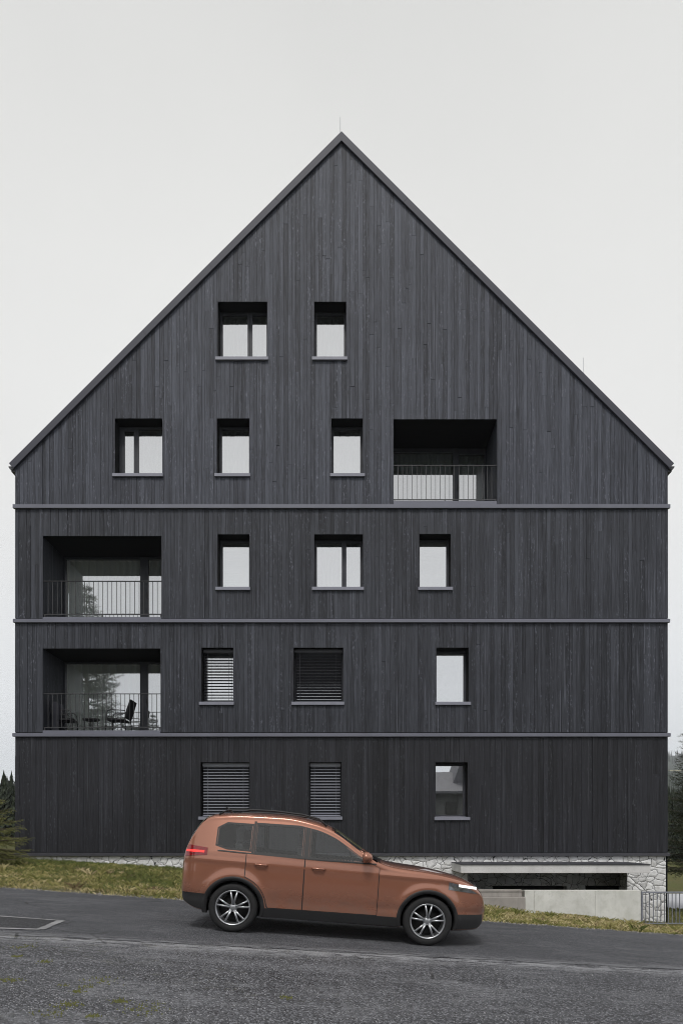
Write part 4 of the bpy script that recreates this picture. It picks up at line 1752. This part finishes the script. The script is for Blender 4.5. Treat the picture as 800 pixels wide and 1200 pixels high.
belt = lambda u: 1.062 + 0.028 * max(0, (1.9 - u))
wtop = lambda u: zs_f(u) - 0.035
for s in (-1, 1):
    # doors (proud panels) with window, handle
    fd = side_patch('door', s, 1.70, 2.70, lambda u: 0.37, lambda u: min(belt(u) - 0.012, zs_f(u) - 0.03), M['paint'], car, 0.005)
    rd = side_patch('door', s, 0.90, 1.685, lambda u: max(0.37, arch_z(u, 0.76, 0.455)), lambda u: belt(u) - 0.012, M['paint'], car, 0.005)
    side_patch('window', s, 1.735, 2.60, lambda u: belt(u), lambda u: min(wtop(u), 1.50), [M['car_glass'], M['plastic']], fd, 0.003, frit=True)
    side_patch('window', s, 0.99, 1.665, lambda u: belt(u), lambda u: min(wtop(u), 1.51), [M['car_glass'], M['plastic']], rd, 0.003, frit=True)
    side_patch('quarter_window', s, 0.46, 0.955, lambda u: belt(u) + 0.02 + 0.25 * max(0, 0.62 - u), lambda u: min(wtop(u) - 0.25 * max(0, 0.62 - u) * 2.0, 1.49), [M['car_glass'], M['plastic']], car, 0.003, frit=True)
    side_patch('door_gap_shade', s, 1.690, 2.710, lambda u: 0.360, lambda u: min(belt(u) - 0.010, zs_f(u) - 0.024), M['plastic'], car, 0.002)  # black sheet paints the shaded shut line around the door
    side_patch('door_gap_shade', s, 0.888, 1.695, lambda u: max(0.360, arch_z(u, 0.76, 0.444)), lambda u: belt(u) - 0.010, M['plastic'], car, 0.0022)
    # black pillar between the side windows
    side_patch('pillar', s, 1.667, 1.733, belt, wtop, M['plastic'], car, 0.002, 4, 10)
    side_patch('pillar', s, 0.957, 0.988, belt, wtop, M['plastic'], car, 0.002, 4, 10)
    side_patch('belt_trim', s, 0.5, 2.66, lambda u: belt(u) - 0.012, lambda u: belt(u) + 0.004, M['plastic'], car, 0.008, 40, 2)
    for par, hu in ((fd, 1.80), (rd, 1.02)):
        m = MB()
        yv = W(hu, 0.94)
        m.tube([(hu - CAR_U0, s * (yv + 0.006), 0.94), (hu + 0.02 - CAR_U0, s * (yv + 0.035), 0.942), (hu + 0.15 - CAR_U0, s * (yv + 0.035), 0.942), (hu + 0.17 - CAR_U0, s * (yv + 0.006), 0.94)], 0.014, 8)
        m.build('handle', M['paint'], par, smooth=True)
    # cladding
    side_patch('sill_trim', s, 1.145, 3.02, lambda u: 0.235, lambda u: 0.36, M['plastic'], car, 0.010, 40, 6)
    side_patch('bumper_trim', s, 0.03, 0.40, lambda u: zb_f(u) + 0.03, lambda u: 0.50, M['plastic'], car, 0.008, 16, 6)
    side_patch('bumper_trim', s, 3.775, 4.20, lambda u: zb_f(u) + 0.03, lambda u: 0.45, M['plastic'], car, 0.008, 16, 6)
    for wc in WH:
        m = MB()
        n = 44
        r0, r1 = RW + 0.036, RW + 0.092
        a0, a1_ = -0.30, math.pi + 0.30
        for i in range(n + 1):
            a = lerp(a0, a1_, i / n)
            for rr_, o in ((r0, -0.06), (r0, 0.014), (r1 - 0.01, 0.016), (r1, 0.006), (r1, -0.015)):
                u = wc + rr_ * math.cos(a)
                z = RW + rr_ * math.sin(a)
                z = max(z, 0.24)
                m.v.append((u - CAR_U0, s * (W(u, z) + o), z))
        for i in range(n):
            for k in range(4):
                m.f.append((i * 5 + k, (i + 1) * 5 + k, (i + 1) * 5 + k + 1, i * 5 + k + 1))
                m.m.append(0)
                m.t.append(0)
        m.build('wheel_arch', M['plastic'], car, smooth=True, recalc=True)
    tl = side_patch('tail_light', s, 0.03, 0.36, lambda u: 0.985 + 0.12 * u, lambda u: min(1.16 - 0.10 * u, zs_f(u) - 0.012), M['tail'], car, 0.008, 20, 8)
    hl = side_patch('headlight', s, 3.66, 4.12, lambda u: 0.735 + 0.10 * (4.12 - u), lambda u: zs_f(u) - 0.015, M['head'], car, 0.006, 20, 8)
    side_patch('lamp_strip', s, 0.06, 0.32, lambda u: 1.055, lambda u: min(1.085, zs_f(u) - 0.02), M['tail_lit'], tl, 0.013, 14, 3)
    side_patch('lamp_strip', s, 3.80, 4.06, lambda u: 0.80 + 0.10 * (4.06 - u), lambda u: 0.835 + 0.10 * (4.06 - u), M['head_lit'], hl, 0.011, 14, 3)
    # mirror
    m = MB()
    bm2 = bmesh.new()
    bmesh.ops.create_uvsphere(bm2, u_segments=18, v_segments=12, radius=1.0)
    yv = W(2.50, 1.1)
    mv = []
    for v in bm2.verts:
        k = 1.0 if v.co.x > 0 else 0.45
        mv.append((2.50 - CAR_U0 + 0.10 * v.co.x * k, s * (yv + 0.125) + 0.105 * v.co.y, 1.145 + 0.078 * v.co.z))
    m.v = mv
    for f in bm2.faces:
        m.f.append(tuple(v.index for v in f.verts))
        m.m.append(0)
        m.t.append(0)
    bm2.free()
    m.tube([(2.52 - CAR_U0, s * (yv - 0.02), 1.075), (2.51 - CAR_U0, s * (yv + 0.09), 1.11)], 0.022, 8)
    m.build('side_mirror', M['paint'], car, smooth=True, recalc=True)
    # roof rail
    m = MB()
    pts = [(u - CAR_U0, s * (W(u, zs_f(u)) - 0.045), zt_f(u) + (0.028 if 0.55 < u < 1.85 else -0.03)) for u in (0.45, 0.58, 0.8, 1.2, 1.6, 1.83, 1.95)]
    m.tube(pts, 0.014, 8)
    m.build('roof_rail', M['plastic'], car, smooth=True)


def top_patch(name, u0, u1, tmin, mat, off=0.006):
    m = MB()
    nu, nv = 14, 24
    for i in range(nu + 1):
        u = lerp(u0, u1, i / nu)
        for k in range(nv + 1):
            q_ = lerp(-1, 1, k / nv)
            tt = 1 - abs(q_) * (1 - tmin)
            y, z = top_pt(u, tt)
            dzu = (zt_f(u + 0.01) - zt_f(u - 0.01)) / 0.02
            nl = math.hypot(1, dzu)
            m.v.append((u - CAR_U0 - dzu / nl * off, math.copysign(y, q_) if abs(q_) > 1e-6 else 0, z + off / nl))
    for i in range(nu):
        for k in range(nv):
            m.f.append((i * (nv + 1) + k, (i + 1) * (nv + 1) + k, (i + 1) * (nv + 1) + k + 1, i * (nv + 1) + k + 1))
            m.m.append(0)
            m.t.append(0)
    return m.build(name, mat, car, smooth=True, recalc=True)


m = MB()
m.box(0.35 - CAR_U0, 2.95 - CAR_U0, -0.74, 0.74, 0.42, 0.50)
m.prism_y([(2.50 - CAR_U0, 0.5), (2.95 - CAR_U0, 0.5), (2.95 - CAR_U0, 0.98), (2.62 - CAR_U0, 1.045), (2.46 - CAR_U0, 0.98)], -0.74, 0.74)
m.build('cabin_trim', M['trim_in'], car, recalc=True, bevel=0.02)


def seat(ub, y0, y1, rests):
    m = MB()
    m.prism_y([(ub - CAR_U0, 0.52), (ub + 0.50 - CAR_U0, 0.52), (ub + 0.52 - CAR_U0, 0.66), (ub - CAR_U0, 0.64)], y0, y1)
    m.prism_y([(ub - CAR_U0, 0.60), (ub + 0.12 - CAR_U0, 0.64), (ub - 0.06 - CAR_U0, 1.20), (ub - 0.17 - CAR_U0, 1.20)], y0 + 0.01, y1 - 0.01)
    for yr_ in rests:
        m.prism_y([(ub - 0.15 - CAR_U0, 1.235), (ub - 0.06 - CAR_U0, 1.235), (ub - 0.075 - CAR_U0, 1.40), (ub - 0.155 - CAR_U0, 1.40)], yr_ - 0.12, yr_ + 0.12)
        m.box(ub - 0.125 - CAR_U0, ub - 0.105 - CAR_U0, yr_ - 0.05, yr_ + 0.05, 1.18, 1.24)
    m.build('car_seat', M['seat'], car, recalc=True, bevel=0.025)


seat(1.72, -0.62, -0.12, (-0.37,))
seat(1.72, 0.12, 0.62, (0.37,))
seat(0.86, -0.64, 0.64, (-0.38, 0.38))
m = MB()
m.tube([(2.36 - CAR_U0 - 0.05 * math.sin(a), 0.37 + 0.18 * math.cos(a), 1.0 + 0.17 * math.sin(a)) for a in [6.2832 * i / 24 for i in range(25)]], 0.014, 6)
m.tube([(2.36 - CAR_U0, 0.37, 1.0), (2.55 - CAR_U0, 0.37, 0.92)], 0.03, 8)
m.build('steering_wheel', M['trim_in'], car, smooth=True)

top_patch('windscreen', 2.02, 2.72, 0.22, M['car_glass'])
top_patch('rear_window', 0.09, 0.30, 0.30, M['car_glass'])
# grille, plates' holder omitted; lower grille at the nose
m = MB()
m.box(4.236 - CAR_U0, 4.262 - CAR_U0, -0.36, 0.36, 0.47, 0.56)
m.build('grille', M['plastic'], car, bevel=0.008)
m = MB()
m.tube([(0.55 - CAR_U0, 0.0, 1.62), (0.46 - CAR_U0, 0.0, 1.70), (0.42 - CAR_U0, 0.0, 1.72)], [0.022, 0.012, 0.006], 8)
m.build('aerial', M['plastic'], car, smooth=True)

# wheels
for wc in WH:
    for s in (-1, 1):
        c = (wc - CAR_U0, s * 0.775, RW)
        hw = 0.105
        m = MB()
        prof = [(0.232, -hw * 0.85), (0.255, -hw), (0.30, -hw), (0.322, -hw * 0.86), (RW, -hw * 0.6), (RW + 0.001, 0), (RW, hw * 0.6), (0.322, hw * 0.86), (0.30, hw), (0.255, hw), (0.232, hw * 0.85)]
        m.lathe_y(prof, c, 56)
        wh = m.build('wheel', M['tyre'], car, smooth=True, recalc=True)
        wh.name = 'wheel'
        m = MB()
        m.lathe_y([(0.236, s * 0.095), (0.240, s * 0.102), (0.232, s * 0.104), (0.218, s * 0.092), (0.212, s * 0.05), (0.205, -s * 0.06)], c, 56)
        # five twin spokes
        for i in range(5):
            for dd_ in (-0.16, 0.16):
                a = 6.2832 * i / 5 + 0.3 + dd_ * 0.5
                a2_ = 6.2832 * i / 5 + 0.3 + dd_ * 1.25
                p0 = Vector((c[0] + 0.04 * math.cos(a), c[1] + s * 0.075, c[2] + 0.04 * math.sin(a)))
                p1 = Vector((c[0] + 0.222 * math.cos(a2_), c[1] + s * 0.088, c[2] + 0.222 * math.sin(a2_)))
                m.tube([p0, p0.lerp(p1, 0.5) + Vector((0, s * 0.008, 0)), p1], [0.017, 0.014, 0.013], 8)
        m.lathe_y([(0.0, s * 0.092), (0.03, s * 0.092), (0.055, s * 0.078), (0.06, s * 0.04)], c, 24)
        m.build('rim', M['rim'], wh, smooth=True, recalc=True)
        m = MB()
        m.lathe_y([(0.0, s * 0.01), (0.15, s * 0.012), (0.152, -s * 0.02), (0.21, -s * 0.05)], c, 32)
        m.build('brake_disc', M['gap'], wh, smooth=True, recalc=True)

# ------------------------------------------------------------------ air
HAZE = 0.0003
if HAZE:
    m = MB()
    m.box(-1600, 1600, -300, 2500, -8.0, 240.0)
    hz = m.build('haze', [], None)
    tm = NT('thin_grey_air')
    pv = tm.n('VolumePrincipled')
    pv.inputs['Color'].default_value = (0.86, 0.89, 0.94, 1)
    pv.inputs['Density'].default_value = HAZE
    tm.link(pv.outputs[0], tm.out.inputs['Volume'])
    hz.data.materials.append(tm.mat)
    tag(hz, 'thin pale haze hanging in the valley air', 'haze', kind='stuff')

# ------------------------------------------------------------------ sky, sun, camera
SUN_EL, SUN_AZ = math.radians(56), math.radians(187)
w = bpy.data.worlds.new("World")
scene.world = w
w.use_nodes = True
nt = w.node_tree
nt.nodes.clear()
out = nt.nodes.new('ShaderNodeOutputWorld')
bg = nt.nodes.new('ShaderNodeBackground')
bg.inputs['Strength'].default_value = 0.1
sky = nt.nodes.new('ShaderNodeTexSky')
sky.sky_type = 'NISHITA'
sky.sun_disc = False
sky.sun_elevation = SUN_EL
sky.sun_rotation = SUN_AZ
tc = nt.nodes.new('ShaderNodeTexCoord')
sp = nt.nodes.new('ShaderNodeSeparateXYZ')
nt.links.new(tc.outputs['Generated'], sp.inputs[0])
rp = nt.nodes.new('ShaderNodeValToRGB')
cr = rp.color_ramp
stops = [(0.0, (0.73, 0.765, 0.80)), (0.18, (0.765, 0.78, 0.79)), (0.42, (0.765, 0.763, 0.75)), (0.62, (0.735, 0.733, 0.715)), (0.80, (0.64, 0.638, 0.62)), (1.0, (0.60, 0.60, 0.59))]
while len(cr.elements) < len(stops):
    cr.elements.new(0.5)
for e, (p_, c_) in zip(cr.elements, stops):
    e.position = p_
    e.color = (*c_, 1)
nt.links.new(sp.outputs[2], rp.inputs[0])
nz = nt.nodes.new('ShaderNodeTexNoise')
nz.inputs['Scale'].default_value = 2.2
nz.inputs['Detail'].default_value = 4
nt.links.new(tc.outputs['Generated'], nz.inputs['Vector'])
nr_ = nt.nodes.new('ShaderNodeMapRange')
nr_.inputs['From Min'].default_value = 0.3
nr_.inputs['From Max'].default_value = 0.7
nr_.inputs['To Min'].default_value = 9.6
nr_.inputs['To Max'].default_value = 10.3
nt.links.new(nz.outputs['Fac'], nr_.inputs['Value'])
vm = nt.nodes.new('ShaderNodeVectorMath')
vm.operation = 'SCALE'
nt.links.new(rp.outputs[0], vm.inputs[0])
nt.links.new(nr_.outputs[0], vm.inputs['Scale'])
mx = nt.nodes.new('ShaderNodeMix')
mx.data_type = 'RGBA'
mx.inputs[0].default_value = 0.95          # cloud cover over the clear Nishita sky
nt.links.new(sky.outputs[0], mx.inputs[6])
nt.links.new(vm.outputs[0], mx.inputs[7])
nt.links.new(mx.outputs[2], bg.inputs['Color'])
nt.links.new(bg.outputs[0], out.inputs['Surface'])

sl = bpy.data.lights.new('sun', 'SUN')
sl.energy = 1.5
sl.angle = math.radians(15)
sl.color = (1.0, 0.97, 0.93)
so = bpy.data.objects.new('sun', sl)
COL.objects.link(so)
# Nishita: rotation 0 puts the sun towards +Y, growing clockwise seen from above
sd = Vector((math.sin(SUN_AZ) * math.cos(SUN_EL), math.cos(SUN_AZ) * math.cos(SUN_EL), math.sin(SUN_EL)))
so.rotation_euler = sd.to_track_quat('Z', 'Y').to_euler()

cam = bpy.data.cameras.new('camera')
cam.sensor_fit = 'HORIZONTAL'
cam.sensor_width = 24.0
cam.lens = 24.0
cam.shift_x = 0.0
cam.shift_y = (HOR - 600.0) / 800.0
cam.clip_end = 4000
cam.clip_start = 0.05
cobj = bpy.data.objects.new('camera', cam)
COL.objects.link(cobj)
cobj.location = (0, 0, EYE)
cobj.rotation_euler = (math.pi / 2, 0, 0)
scene.camera = cobj

scene.render.engine = 'CYCLES'
scene.cycles.filter_width = 1.0
scene.cycles.max_bounces = 8
scene.cycles.transparent_max_bounces = 12
scene.cycles.volume_bounces = 0
scene.view_settings.view_transform = 'Standard'
scene.view_settings.look = 'None'
scene.view_settings.exposure = 0.25
scene.view_settings.gamma = 1.0
